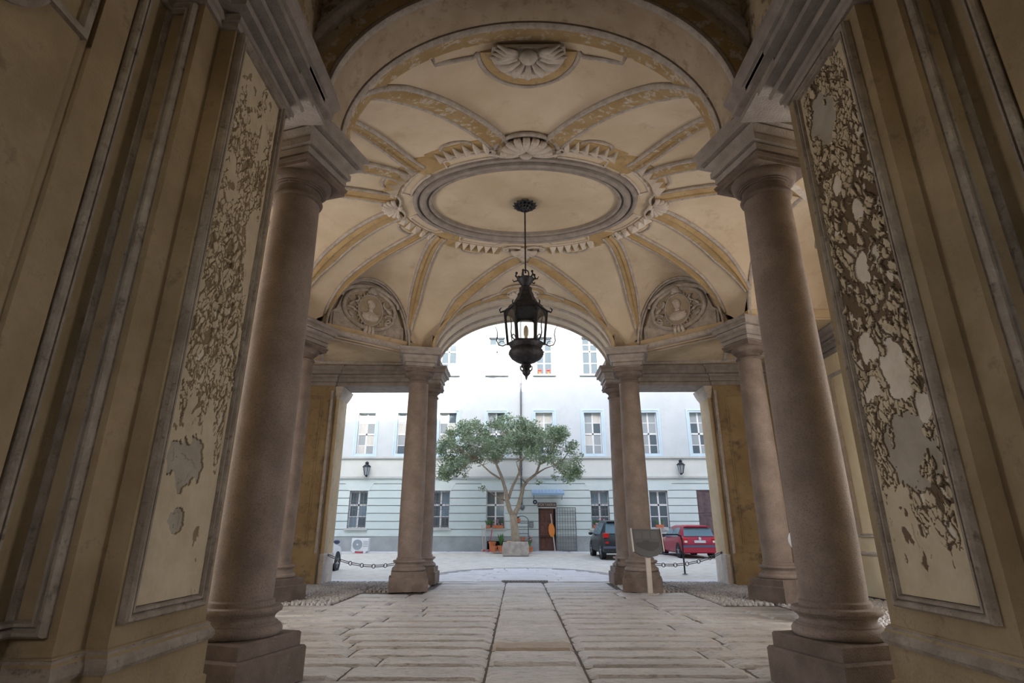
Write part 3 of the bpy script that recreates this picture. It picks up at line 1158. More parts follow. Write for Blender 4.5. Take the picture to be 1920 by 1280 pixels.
# ---------------- diagonal walls, beams, corner ceilings
ENT = [(0, 5.56), (.03, 5.56), (.03, 5.66), (.01, 5.665), (.01, 5.68), (.06, 5.685), (.06, 5.79), (.035, 5.795), (.04, 5.81), (.09, 5.85), (.10, 5.88), (.075, 5.885), (.075, 5.90), (.17, 5.905), (.17, 5.99), (.15, 5.995), (.16, 6.01), (.20, 6.06), (.24, 6.10), (.24, 6.135), (0, 6.14)]
bm_ = structure('trim_3', 'stone entablature beams running between the columns', 'beam')


def beam(p0, p1, hw=.24):
    p0, p1 = Vector(p0), Vector(p1)
    d = (p1 - p0).normalized()
    nn_ = Vector((d.y, -d.x))
    b = MB()
    prof = [(-hw - o, z) for o, z in reversed(ENT[1:-1])] + [(hw + o, z) for o, z in ENT[1:-1]]
    prof = [(-hw, 6.14)] + prof + [(hw, 6.14)]
    b.sweep_plan([tuple(p0), tuple(p1)], prof)
    b.build('beam', 'cornice_stone', bm_)


tymp = {}
for sgn in (-1, 1):
    s_ = lambda k: (sgn * COLS[k][0], COLS[k][1])
    for a_, b_ in (('M', 'B'), ('F', 'N')):
        p0, p1 = Vector(s_(a_)), Vector(s_(b_))
        d = (p1 - p0).normalized()
        nn_ = Vector((d.y, -d.x))
        if nn_.dot(p0 - Vector((0, CY))) < 0:
            nn_ = -nn_
        q = [p0 + nn_ * -.12, p1 + nn_ * -.12, p1 + nn_ * .42, p0 + nn_ * .42]
        MB().prism([tuple(v) for v in q], 6.10, 6.2).build('soffit_band', 'soffit_plaster', bm_)
        q = [p0 + nn_ * -.18, p1 + nn_ * -.18, p1 + nn_ * -.08, p0 + nn_ * -.08]
        MB().prism([tuple(v) for v in q], 6.08, 6.18).build('ledge', 'stucco', bm_)
    # beam from the column G to the wall pier (lintel)
for ci, c in enumerate(CELLS):
    if not c['kind'].startswith('diag'):
        continue
    b = MB()
    pts = arch(c['hs'] + .03, ZS - .05, c['apex'] + .03, 30)
    n = len(pts)
    for off in (.10, .3):
        for q, z in pts:
            p = c['mid'] + c['n'] * off + c['t'] * q
            b.v.append((p[0], p[1] + CY, z))
    b.f = [tuple(range(n)), tuple(reversed(range(n, 2 * n)))] + [(i, i + 1, n + i + 1, n + i) for i in range(n - 1)]
    b.build('tympanum', 'vault_plaster', ceil)
    for off, gw, r in ((-.02, -.03, .045), (-.12, -.02, .03)):
        tb = []
        for q, z in arch(c['hs'] + gw, ZS, c['apex'] + gw, 30):
            p = c['mid'] + c['n'] * (off) + c['t'] * q
            tb.append((p[0], p[1] + CY, z))
        MB().tube(tb, r, 6).build('arch_bead', 'stucco', ceil, smooth=True)

# side barrels out to the wing walls
for c in CELLS:
    if c['kind'].startswith('side'):
        b = MB()
        A = arch(c['hs'], ZS, c['apex'], 30)
        n = len(A)
        for off in (0, .8, 1.6, 2.5):
            for q, z in A:
                p = c['mid'] + c['n'] * off + c['t'] * q
                b.v.append((p[0], p[1] + CY, z))
        b.f = [(i * n + j, i * n + j + 1, (i + 1) * n + j + 1, (i + 1) * n + j) for i in range(3) for j in range(n - 1)]
        b.build('wing_barrel', 'vault_plaster', ceil, auto=30)
        for off in (.0, .35):
            tb = []
            for q, z in A:
                p = c['mid'] + c['n'] * off + c['t'] * q
                tb.append((p[0], p[1] + CY, z))
            MB().tube(tb, .05, 6).build('arch_bead', 'stucco', ceil, smooth=True)

ZC = 6.15
for sgn in (-1, 1):
    for pol in ([(2.7, 17.2), (2.7, 15.0), (5.2, 12.85), (5.3, 12.3), (7.8, 12.3), (7.8, 17.2)], [(2.6, 5.0), (2.6, 5.95), (5.2, 8.0), (5.3, 8.5), (7.8, 8.5), (7.8, 5.0)]):
        MB().prism([(sgn * x, y) for x, y in pol], ZC, ZC + .2).build('corner_ceiling', 'ochre_wall', ceil)
    # mouldings on the corner ceiling and coved strip above the lintel
    for pts in ([(3.15, 15.2), (5.25, 13.4), (5.9, 15.6), (3.2, 15.25)],):
        MB().tube([(sgn * x, y, ZC - .02) for x, y in pts[:3]], .05, 6).build('soffit_bead', 'stucco', ceil)
        MB().tube([(sgn * x, y, ZC - .02) for x, y in ((3.2, 15.9), (5.9, 15.75), (7.5, 14.9))], .05, 6).build('soffit_bead', 'stucco', ceil)

# wing walls
for sgn, side in ((-1, 'left'), (1, 'right')):
    ws = structure('wall_wing_' + side, 'pale yellow side wall of the ' + side + ' wing with dado line', 'wall')
    x0, x1 = sorted((sgn * 7.7, sgn * 8.0))
    b = MB().box(x0, x1, 9.9, 17.3, 0, 9.7).box(x0, x1, 5.0, 6.2, 0, 9.7).box(x0, x1, 6.2, 9.9, 5.2, 9.7)  # unseen opening added in each wall for its fill lamp
    b.build('wall_face', 'side_wall', ws)
    xa, xb = sorted((sgn * 2.75, sgn * 8.0))
    MB().box(*sorted((sgn * 3.6, sgn * 8.0)), 4.7, 5.0, 0, 9.7).build('wall_face', 'side_wall', ws)
    P2 = lambda a_, z, o: (sgn * (7.7 - o), a_, z)
    rect_frame(MB(), P2, 12.1, 13.6, 1.25, 5.1, FR).build('panel_frame', 'stucco_light', ws)
    rect_frame(MB(), P2, 13.9, 15.9, 1.25, 5.1, FR).build('panel_frame', 'stucco_light', ws)
    pth = [(sgn * 7.7, 9.9), (sgn * 7.7, 16.4)]
    if sgn > 0:
        pth = pth[::-1]
    q = Vector(pth[1]) - Vector(pth[0])
    if Vector((q.y, -q.x)).x * sgn > 0:
        pth = pth[::-1]
    MB().sweep_plan(pth, [(0, .86), (.03, .87), (.045, .90), (.03, .94), (0, .95)]).build('dado_bead', 'stucco_light', ws)
    MB().sweep_plan(pth, [(o * 1.3, z) for o, z in ENT]).build('cornice', 'cornice_stone', ws)

# courtyard wall with its piers, lintels and upper storeys
wb = structure('wall_back', 'ochre wall piers framing the three openings to the courtyard', 'wall')
Y0, Y1 = 16.4, 17.3
for sgn in (-1, 1):
    x0, x1 = sorted((sgn * 5.72, sgn * 8.0))
    MB().box(x0, x1, Y0, Y1, 0, 6.4).build('pier_face', 'ochre_wall_stained', wb)
    # jamb pilaster
    xa, xb = sorted((sgn * 5.60, sgn * 5.74))
    MB().box(xa, xb, Y0 + .16, Y1 + .05, .78, 5.25).build('jamb', 'ochre_wall', wb)
    xa, xb = sorted((sgn * 5.57, sgn * 5.75))
    MB().box(xa, xb, Y0 + .10, Y1 + .08, 0, .78, .02).build('jamb_base', 'stucco_light', wb)
    b = MB()
    b.squarerings([((*sorted((sgn * 5.60, sgn * 5.76)), Y0 + .16, Y1 + .05), 5.2), ((*sorted((sgn * 5.55, sgn * 5.76)), Y0 + .1, Y1 + .1), 5.3), ((*sorted((sgn * 5.5, sgn * 5.76)), Y0 + .06, Y1 + .14), 5.42), ((*sorted((sgn * 5.46, sgn * 5.76)), Y0 + .02, Y1 + .18), 5.55)])
    b.build('jamb_capital', 'stucco_light', wb)
    MB().box(*sorted((sgn * 5.735, sgn * 5.80)), Y0 - .05, Y0 + .02, .8, 5.4).build('edge_strip', 'stucco', wb)
    MB().box(*sorted((sgn * 5.72, sgn * 8)), Y0 - .06, Y0 + .01, 0, .80).build('pier_base', 'ochre_wall_stained', wb)
    P3 = lambda a_, z, o: (sgn * a_, Y0 - o, z)
    rect_frame(MB(), P3, 6.05, 7.5, 1.05, 5.25, [(0, 0), (0, .02), (.03, .03), (.05, .0)]).build('panel_frame', 'ochre_wall_stained', wb)
    # lintel over the side opening, full entablature
    xa, xb = sorted((sgn * 2.55, sgn * 5.8))
    MB().box(xa, xb, Y0 + .05, Y1, 5.56, 6.4).build('lintel', 'cornice_stone', wb)
    pth = [(sgn * 2.9, Y0 + .05), (sgn * 5.72, Y0 + .05), (sgn * 5.72, Y0), (sgn * 7.7, Y0)]
    if sgn < 0:
        pth = pth[::-1]
    MB().sweep_plan(pth, [(o * 1.25, z) for o, z in ENT]).build('cornice', 'cornice_stone', wb)
    # coved strip above the cornice
    cv = MB()
    for i in range(14):
        x = 5.0 + .09 * i
        cv.tube([(sgn * x, Y0 + .02, 6.14), (sgn * (x + .02), Y0 - .05, 6.24), (sgn * (x + .06), Y0 - .22, 6.36)], [.02, .03, .03], 5)
    cv.build('fluted_cove', 'stucco', wb)
A = arch(2.85, ZS, 8.03, 40)
ol = [(-18, 6.3), (-18, 17.4), (-4.3, 17.6), (-1.6, 20.4), (-1.0, 19.2), (1.2, 19.4), (2.4, 19.9), (18, 19.9), (18, 6.3), (2.85, 6.3)]
poly = [(x, z) for x, z in reversed(A)][1:-1]
b = MB()
full = [(-2.85, 6.3), (-18, 6.3), (-18, 17.4), (-4.3, 17.6), (-1.6, 20.4), (-1.0, 19.2), (1.2, 19.4), (2.4, 19.9), (18, 19.9), (18, 6.3), (2.85, 6.3)] + poly
b.slab_y(full, 16.75, 17.3)
wu = b.build('wall_upper', 'facade_cream', kind='structure', label='upper storeys of the palace above the courtyard arch', category='wall')
MB().box(-18, -8, 16.75, 17.3, 0, 6.3).build('side_front', 'facade_cream', wu)
MB().box(8, 18, 16.75, 17.3, 0, 6.3).build('side_front', 'facade_cream', wu)
MB().box(-18, 18, -5.3, 16.9, 9.95, 10.2).build('upper_floor', 'joint_dirt', wu)
for sgn in (-1, 1):
    MB().box(*sorted((sgn * 3.9, sgn * 18)), -5.3, -5.0, 0, 10).build('street_front', 'facade_cream', wu)

# ================================================================== COLUMNS
SHAFT = [(.292, .76), (.300, 1.2), (.302, 1.9), (.296, 2.8), (.286, 3.7), (.272, 4.6), (.262, 5.22)]


def column_meshes():
    d = {}
    b = MB()
    b.squarerings([((-.47, .47, -.47, .47), 0), ((-.47, .47, -.47, .47), .295), ((-.455, .455, -.455, .455), .315)])
    d['plinth'] = b.mesh('plinth', 'granite_dark')
    d['plinth_step'] = MB().squarerings([((-.425, .425, -.425, .425), .315), ((-.425, .425, -.425, .425), .43), ((-.41, .41, -.41, .41), .445)]).mesh('plinth_step', 'granite_dark')
    t = [(.36, .44), (.395, .45), (.415, .475), (.415, .505), (.395, .535), (.375, .545), (.365, .547), (.365, .56), (.345, .565), (.332, .585), (.335, .61), (.355, .632), (.37, .64), (.37, .645), (.392, .655), (.398, .675), (.385, .70), (.36, .705), (.318, .71), (.316, .75), (.295, .765)]
    d['base'] = MB().lathe(t, 40).mesh('base', 'granite', auto=50)
    d['shaft'] = MB().lathe(SHAFT, 40).mesh('shaft', 'granite', auto=50)
    t = [(.262, 5.22), (.268, 5.222), (.29, 5.235), (.298, 5.255), (.29, 5.275), (.266, 5.285), (.262, 5.29), (.262, 5.37), (.284, 5.372), (.284, 5.392), (.302, 5.394), (.302, 5.41), (.322, 5.412), (.345, 5.43), (.368, 5.465), (.375, 5.495), (.375, 5.505)]
    d['capital'] = MB().lathe(t, 40).mesh('capital', 'granite_dark', auto=50)
    sq = lambda r, z: ((-r, r, -r, r), z)
    d['abacus'] = MB().squarerings([sq(.385, 5.505), sq(.385, 5.55), sq(.40, 5.56), sq(.41, 5.60), sq(.38, 5.61)]).mesh('abacus', 'granite_dark')
    d['impost'] = MB().squarerings([sq(0.347, 5.60), sq(0.347, 5.645), sq(0.389, 5.65), sq(0.389, 5.735), sq(0.362, 5.74), sq(0.367, 5.75), sq(0.425, 5.755), sq(0.425, 5.835), sq(0.399, 5.84), sq(0.410, 5.86), sq(0.452, 5.90), sq(0.478, 5.935), sq(0.452, 5.94), sq(0.452, 5.955), sq(0.536, 5.96), sq(0.536, 6.035), sq(0.514, 6.04), sq(0.525, 6.06), sq(0.572, 6.10), sq(0.578, 6.14)]).mesh('impost', 'cornice_stone')
    return d


CM = column_meshes()
for k in ('F', 'N', 'M', 'B'):
    for sgn in (-1, 1):
        x, y = COLS[k]
        d = Vector((sgn * x, y - CY)).normalized()
        b = MB().box(-.42, .42, -.05, .40, 6.13, 7.6).xf(Matrix.Translation((sgn * x + d.x * .12, y + d.y * .12, 0)) @ Matrix.Rotation(math.atan2(d.y, d.x) - PI / 2, 4, 'Z'))
        b.build('spring_block', 'soffit_plaster', bm_)
labels = {('F', -1): 'large near stone column on the left beside the peeling pier', ('F', 1): 'large near stone column on the right beside the peeling pier',
          ('N', -1): 'left wing column hidden behind the near left pier', ('N', 1): 'right wing column hidden behind the near right pier',
          ('M', -1): 'column on the left, seen just behind the near left column', ('M', 1): 'column on the right, seen just left of the near right column',
          ('B', -1): 'far left column at the arch with the chain on its left', ('B', 1): 'far right column with the notice stand in front',
          ('G', -1): 'outermost left column, behind the far left column at the courtyard edge', ('G', 1): 'outermost right column, behind the column with the notice stand'}
for (k, sgn), lab in labels.items():
    x, y = COLS[k]
    rz = {'F': -17, 'B': 12, 'N': -65, 'M': 65, 'G': 0}[k]
    t = thing('stone_column', lab, 'column', (sgn * x, y, 0), 0, 'columns of the hall')
    for nm, me in CM.items():
        sq_ = nm in ('plinth', 'plinth_step', 'abacus', 'impost')
        o = link(nm, me, t, rot=(0, 0, R(rz * (1 if sgn < 0 else -1)) if sq_ else rng.random() * 6))

# ================================================================== LANTERN
ln = thing('hanging_lantern', 'large wrought iron lantern with glass panes hanging from the oval ceiling', 'lantern', (0, CY, 0))
b = MB()
for ring, (r0, r1, zz, n) in enumerate(((.10, .27, 8.03, 14), (.06, .2, 7.99, 12), (.03, .13, 7.95, 10))):
    for k in range(n):
        a_ = 2 * PI * k / n + ring * .2
        ca, sa = math.cos(a_), math.sin(a_)
        wd = .055 - .01 * ring
        b.add([(r0 * ca - wd * .4 * sa, r0 * sa + wd * .4 * ca, zz), (r0 * ca + wd * .4 * sa, r0 * sa - wd * .4 * ca, zz),
               (r1 * .8 * ca + wd * sa, r1 * .8 * sa - wd * ca, zz - .03), (r1 * ca, r1 * sa, zz - .005), (r1 * .8 * ca - wd * sa, r1 * .8 * sa + wd * ca, zz - .03), (r1 * .6 * ca, r1 * .6 * sa, zz - .055)],
              [(0, 1, 5), (1, 2, 5), (2, 3, 5), (3, 4, 5), (4, 0, 5), (0, 4, 3, 2, 1)])
b.lathe([(.0, 7.86), (.05, 7.88), (.09, 7.94), (.11, 8.05)], 12)
b.build('ceiling_rosette', 'iron', ln)
MB().lathe([(.016, 6.42), (.016, 7.1), (.024, 7.11), (.016, 7.12), (.016, 7.95)], 8).build('rod', 'iron', ln)
b = MB()
b.tube([(.0 + .07 * math.cos(v), 0, 6.40 + .09 * math.sin(v)) for v in np.linspace(0, 2 * PI, 14)], .014, 5)
b.build('hook', 'iron', ln)
b = MB()
b.lathe([(.05, 6.10), (.09, 6.14), (.17, 6.26), (.18, 6.29), (.14, 6.29), (.06, 6.2)], 12)
for k in range(6):
    a_ = k * PI / 3 + .26
    b.tube([(.16 * math.cos(a_), .16 * math.sin(a_), 6.28), (.21 * math.cos(a_), .21 * math.sin(a_), 6.33), (.19 * math.cos(a_), .19 * math.sin(a_), 6.39)], [.016, .02, .012], 5)
    b.blob((.19 * math.cos(a_), .19 * math.sin(a_), 6.40), (.028, .028, .028), 6, 4)
    b.tube([(.17 * math.cos(a_ + .5), .17 * math.sin(a_ + .5), 6.27), (.25 * math.cos(a_ + .5), .25 * math.sin(a_ + .5), 6.26), (.28 * math.cos(a_ + .5), .28 * math.sin(a_ + .5), 6.31)], [.014, .014, .006], 5)
b.build('crown', 'iron', ln, auto=40)
PH6 = PI / 6 + PI / 2 + PI / 6
H6 = -PI / 2 + PI / 6
b = MB().lathe([(.09, 6.11), (.13, 6.09), (.13, 6.0), (.16, 5.96), (.17, 5.90), (.23, 5.80), (.25, 5.75), (.34, 5.70), (.36, 5.66), (.40, 5.63), (.455, 5.58), (.46, 5.555), (.40, 5.55)], 6, ph=H6)
b.build('roof', 'iron', ln)
for k in range(6):
    a_ = H6 + k * PI / 3
    b = MB()
    b.tube([(.44 * math.cos(a_), .44 * math.sin(a_), 5.58), (.51 * math.cos(a_), .51 * math.sin(a_), 5.55), (.53 * math.cos(a_), .53 * math.sin(a_), 5.61), (.49 * math.cos(a_), .49 * math.sin(a_), 5.65)], [.02, .018, .015, .008], 5)
    b.build('eave_scroll', 'iron', ln)
zt, zb, rt, rb = 5.57, 4.86, .425, .36
for k in range(6):
    a_ = H6 + k * PI / 3
    MB().tube([(rb * math.cos(a_), rb * math.sin(a_), zb), (rt * math.cos(a_), rt * math.sin(a_), zt)], .024, 6).build('corner_bar', 'iron', ln)
    a2 = a_ + PI / 3
    c0, c1 = (math.cos(a_), math.sin(a_)), (math.cos(a2), math.sin(a2))

    def P6(u, z, ins=0.):
        r_ = rb + (rt - rb) * (z - zb) / (zt - zb) - ins
        return (r_ * (c0[0] * (1 - u) + c1[0] * u), r_ * (c0[1] * (1 - u) + c1[1] * u), z)
    fr = MB()
    loop = [(.07, zb + .03), (.93, zb + .03), (.93, zt - .13)] + [(.5 + .43 * math.cos(v), zt - .13 + .10 * math.sin(v)) for v in np.linspace(.3, PI - .3, 7)] + [(.07, zt - .13)]
    fr.tube([P6(u, z) for u, z in loop], .014, 5, closed=True)
    fr.build('pane_frame', 'iron', ln)
    pn = MB()
    pn.add([P6(u, z) for u, z in loop], [tuple(range(len(loop)))])
    pn.build('pane', 'lantern_glass', ln, normals=False)
    # spandrels of iron around the pane
    sp_ = MB()
    lp = [(.02, zb), (.98, zb), (.98, zt)] + [(.98 - .96 * i / 8, zt) for i in range(1, 8)] + [(.02, zt)]
    lp = [(.0, zb), (1., zb), (1., zt - .1)] + [(1 - i / 8, zt) for i in range(1, 8)] + [(.0, zt - .1)]
    n = len(loop)
    m_ = min(len(lp), n)
    sp_.v = [P6(u, z) for u, z in loop[:m_]] + [P6(u, z) for u, z in lp[:m_]]
    sp_.f = [(i, (i + 1) % m_, m_ + (i + 1) % m_, m_ + i) for i in range(m_)]
    sp_.build('pane_surround', 'iron', ln)
    # curled bracket at each lower corner
    br = MB()
    br.tube([(r_ * math.cos(a_), r_ * math.sin(a_), z) for r_, z in ((.36, 4.88), (.46, 4.84), (.54, 4.86), (.58, 4.95), (.565, 5.08), (.58, 5.18), (.62, 5.26))], [.014, .014, .013, .012, .011, .010, .006], 5)
    br.tube([(r_ * math.cos(a_), r_ * math.sin(a_), z) for r_, z in ((.40, 4.86), (.44, 4.93), (.50, 4.94), (.53, 4.90))], .009, 4)
    br.build('bracket', 'iron', ln)
MB().lathe([(.30, 4.88), (.34, 4.87), (.32, 4.82), (.29, 4.78), (.34, 4.72), (.345, 4.66), (.30, 4.59), (.20, 4.52), (.10, 4.48), (.05, 4.46)], 18).build('bowl', 'iron', ln, auto=45)
b = MB()
b.lathe([(.03, 4.46), (.10, 4.45), (.11, 4.41), (.06, 4.38), (.085, 4.33), (.075, 4.27), (.03, 4.22), (.012, 4.15)], 10)
for k in range(6):
    a_ = k * PI / 3
    b.tube([(.05 * math.cos(a_), .05 * math.sin(a_), 4.30), (.11 * math.cos(a_), .11 * math.sin(a_), 4.36), (.12 * math.cos(a_), .12 * math.sin(a_), 4.43)], [.018, .015, .008], 5)
b.build('finial', 'iron', ln)
b = MB().lathe([(.03, 4.93), (.03, 5.04), (.045, 5.06), (.05, 5.16), (.035, 5.24), (.0, 5.28)], 10)
b.build('bulb', 'bulb', ln, smooth=True)

# ================================================================== CARTOUCHES
for c in CELLS:
    if c['kind'] not in ('diag_bl', 'diag_br'):
        continue
    left = c['kind'].endswith('l')
    rz = math.atan2(-c['n'][1], -c['n'][0]) + PI / 2       # local -y looks into the hall
    base = c['mid'] + c['n'] * .09
    t = thing('stucco_cartouche', 'oval portrait medallion in a stucco cartouche above the ' + ('left' if left else 'right') + ' far columns', 'relief', (base[0], base[1] + CY, 0), rz, 'portrait cartouches')
    zc = 7.02
    half = [(0, 6.30), (1.06, 6.30), (1.06, 6.72), (.93, 6.82), (.86, 7.02), (.80, 7.2), (.80, 7.32), (.62, 7.50), (.34, 7.63), (0, 7.68)]
    pol = half + [(-x, z) for x, z in reversed(half[1:-1])]
    MB().slab_y(pol, -.07, .02).build('back_plate', 'stucco', t)
    fld = [(.68 * math.cos(v), zc + .50 * math.sin(v)) for v in np.linspace(0, 2 * PI, 40, endpoint=False)]
    MB().slab_y(fld, -.085, -.02).build('field', 'medallion_field', t)
    MB().tube([(.74 * math.cos(v), -.09, zc + .55 * math.sin(v)) for v in np.linspace(0, 2 * PI, 44, endpoint=False)], .06, 8, closed=True).build('oval_frame', 'stucco', t, smooth=True)
    for s2 in (-1, 1):
        MB().tube([(s2 * x, -.08, z) for x, z in ((.50, 6.38), (.98, 6.38), (.98, 6.70), (.86, 6.72))], .025, 6).build('corner_bead', 'stucco', t)
    MB().tube([(x, -.10, z) for x, z in ((-.84, 7.22), (-.82, 7.36), (-.62, 7.50), (-.3, 7.63), (0, 7.67), (.3, 7.63), (.62, 7.50), (.82, 7.36), (.84, 7.22))], .065, 8).build('hood_mold', 'stucco', t, smooth=True)
    MB().tube([(x, -.05, z) for x, z in ((-.75, 7.52), (-.5, 7.66), (-.2, 7.74), (.2, 7.74), (.5, 7.66), (.75, 7.52))], .05, 6).build('hood_step', 'stucco', t, smooth=True)
    md = MB().slab_y([(.34 * math.cos(v), zc - .03 + .42 * math.sin(v)) for v in np.linspace(0, 2 * PI, 32, endpoint=False)], -.13, -.06).build('medallion', 'medallion_field', t)
    MB().tube([(.35 * math.cos(v), -.13, zc - .03 + .43 * math.sin(v)) for v in np.linspace(0, 2 * PI, 36, endpoint=False)], .028, 6, closed=True).build('medallion_rim', 'stucco', md, smooth=True)
    for k in range(26):
        v = 2 * PI * k / 26
        MB().blob((.395 * math.cos(v), -.12, zc - .03 + .475 * math.sin(v)), (.03, .03, .03), 6, 4).build('bead', 'stucco', md, smooth=True)
    bust = MB()
    bust.blob((.01, -.16, zc + .10), (.095, .07, .13), 12, 8)
    bust.blob((.05, -.19, zc + .12), (.03, .04, .05), 6, 4)
    bust.blob((-.02, -.15, zc + .18), (.11, .06, .08), 10, 6)
    bust.tube([(0, -.14, zc + .02), (0, -.14, zc - .10)], [.05, .075], 8)
    bust.blob((0, -.14, zc - .22), (.26, .07, .14), 12, 6)
    for k in range(5):
        bust.tube([(-.24 + .05 * k, -.17, zc - .16 - .03 * k), (0, -.21, zc - .22 - .035 * k), (.24 - .04 * k, -.17, zc - .14 - .03 * k)], .022, 5)
    bust.build('portrait', 'stucco_light', md, smooth=True)
    for s2 in (-1, 1):
        rb_ = MB()
        for k, (x0, z0) in enumerate(((.42, 7.24), (.46, 7.10), (.48, 6.95), (.46, 6.80))):
            rb_.tube([(s2 * (x0 + .10 * math.sin(2.6 * v) * (1 if k % 2 else -1) + .06 * v), -.12 - .03 * math.sin(3 * v), z0 - .03 * v + .07 * math.cos(3 * v + k)) for v in np.linspace(0, 2.2, 9)], .034, 5)
        rb_.build('ribbon', 'stucco', t, smooth=True)
    kb = MB()
    kb.blob((0, -.16, zc + .53), (.11, .08, .11), 10, 6)
    kb.blob((-.08, -.15, zc + .47), (.07, .05, .06), 8, 5)
    kb.blob((.08, -.15, zc + .47), (.07, .05, .06), 8, 5)
    kb.build('top_knot', 'stucco', t, smooth=True)
    bk = MB()
    for x in (-.1, 0, .1):
        bk.tube([(x * .7, -.12, 6.55), (x, -.16, 6.42), (x * 1.25, -.10, 6.28)], [.04, .055, .045], 6)
    bk.build('foot_scroll', 'stucco_light', t, smooth=True)

# ================================================================== COURTYARD
SL = .018


def gz(y):
    return SL * (y - 17.0)


fc = MB().add([(-18, 17.3, gz(17.3) - .02), (18, 17.3, gz(17.3) - .02), (18, 33, gz(33) - .02), (-18, 33, gz(33) - .02)], [(0, 1, 2, 3)]).build(
    'floor_courtyard', 'courtyard_gravel', kind='structure', label='gravel and cobble ground of the open courtyard', category='ground')
sl_ap = unit_slab(2., .05).mesh('slab', 'apron_stone', auto=50)
tilt = math.atan(SL)
y = 17.36
while y < 21.6:
    y1 = y + rng.uniform(.55, .8)
    wd = 3.0 * math.sqrt(max(.05, 1 - ((y1 - 17.3) / 4.75) ** 2))
    cuts = [-wd, -wd * .4 + rng.uniform(-.3, .3), wd * .35 + rng.uniform(-.3, .3), wd]
    for i in range(3):
        link('slab', sl_ap, fc, ((cuts[i] + cuts[i + 1]) / 2, (y + y1) / 2, gz((y + y1) / 2) + .012), (tilt, 0, 0), (cuts[i + 1] - cuts[i] - .015, y1 - y - .015, .04))
    y = y1
# stone kerb strips in front of the side openings and along the far facade
for sgn in (-1, 1):
    for k in range(3):
        a_ = 3.25 + k * 1.3
        x0, x1 = sorted((sgn * a_, sgn * (a_ + 1.28)))
        link('slab', sl_ap, fc, ((x0 + x1) / 2, 17.62, gz(17.6) + .012), (tilt, 0, 0), (x1 - x0, .5, .04))
for k in range(14):
    x0 = -15 + k * 2.2
    link('slab', sl_ap, fc, (x0 + 1.1, 31.95, gz(31.95) + .03), (tilt, 0, 0), (2.18, 1.2, .06))
# ring of pebbles round the apron
pb = MB()
for k in range(150):
    v = PI * k / 149
    for q in range(3):
        cx, cy = (3.12 + .12 * q) * math.cos(v), 17.3 + (4.6 + .14 * q) * math.sin(v)
        r = rng.uniform(.045, .065)
        zz = gz(cy) - .02
        pb.add([(cx + r * math.cos(a_), cy + r * math.sin(a_), zz) for a_ in (0, 1.26, 2.5, 3.77, 5.03)] + [(cx, cy, zz + .035)], [(i, (i + 1) % 5, 5) for i in range(5)])
pb.build('pebble_border', 'cobble', fc, kind='stuff', normals=False)

# ---------------- far building
YF = 32.6
ZG = gz(YF)
bd = thing('courtyard_building', 'pale cream and green three storey building across the courtyard', 'building', (0, 0, 0))


def fx(px, py=850):
    return at(px, py, YF)[0]


def fz(py, px=985):
    return at(px, py, YF)[2]


ZB = fz(1006)                   # top of grey plinth
ZS1, ZS2 = fz(895), fz(857)     # string courses
WIN = []
for px in (683, 758, 838, 930, 1021, 1114, 1220, 1316):
    WIN.append(('first', fx(px), .50, fz(855), fz(772)))
for px in (752, 842, 932, 1020, 1106, 1196, 1290):
    WIN.append(('second', fx(px, 660), .49, fz(702), fz(632)))
for px in (671, 826, 929, 1125, 1236):
    WIN.append(('ground', fx(px, 950), .52, fz(990), fz(920)))
DOOR = (fx(1010, 1000), fx(1043, 1000), ZG, fz(952))
SHUT = (fx(1308, 950), fx(1337, 950), ZG, fz(917))
holes = [(x - hw, x + hw, z0, z1) for _, x, hw, z0, z1 in WIN] + [DOOR, SHUT, (fx(913, 1020), fx(951, 1020), ZG + .12, fz(1014))]


def wall_holes(b, X0, X1, Z0, Z1, yf, dep, hs):
    hs = [h for h in hs if h[1] > X0 and h[0] < X1 and h[3] > Z0 and h[2] < Z1]
    xs = sorted({X0, X1, *[min(max(v, X0), X1) for h in hs for v in h[:2]]})
    zs = sorted({Z0, Z1, *[min(max(v, Z0), Z1) for h in hs for v in h[2:]]})
    for i in range(len(xs) - 1):
        for j in range(len(zs) - 1):
            cx, cz = (xs[i] + xs[i + 1]) / 2, (zs[j] + zs[j + 1]) / 2
            if any(h[0] < cx < h[1] and h[2] < cz < h[3] for h in hs):
                continue
            b.add([(xs[i], yf, zs[j]), (xs[i + 1], yf, zs[j]), (xs[i + 1], yf, zs[j + 1]), (xs[i], yf, zs[j + 1])], [(0, 1, 2, 3)])
    for h in hs:
        a0, a1, z0, z1 = max(h[0], X0), min(h[1], X1), max(h[2], Z0), min(h[3], Z1)
        b.add([(a0, yf, z0), (a0, yf + dep, z0), (a0, yf + dep, z1), (a0, yf, z1)], [(0, 1, 2, 3)])
        b.add([(a1, yf, z0), (a1, yf + dep, z0), (a1, yf + dep, z1), (a1, yf, z1)], [(3, 2, 1, 0)])
        b.add([(a0, yf, z1), (a1, yf, z1), (a1, yf + dep, z1), (a0, yf + dep, z1)], [(0, 1, 2, 3)])
        b.add([(a0, yf, z0), (a1, yf, z0), (a1, yf + dep, z0), (a0, yf + dep, z0)], [(3, 2, 1, 0)])
    return b


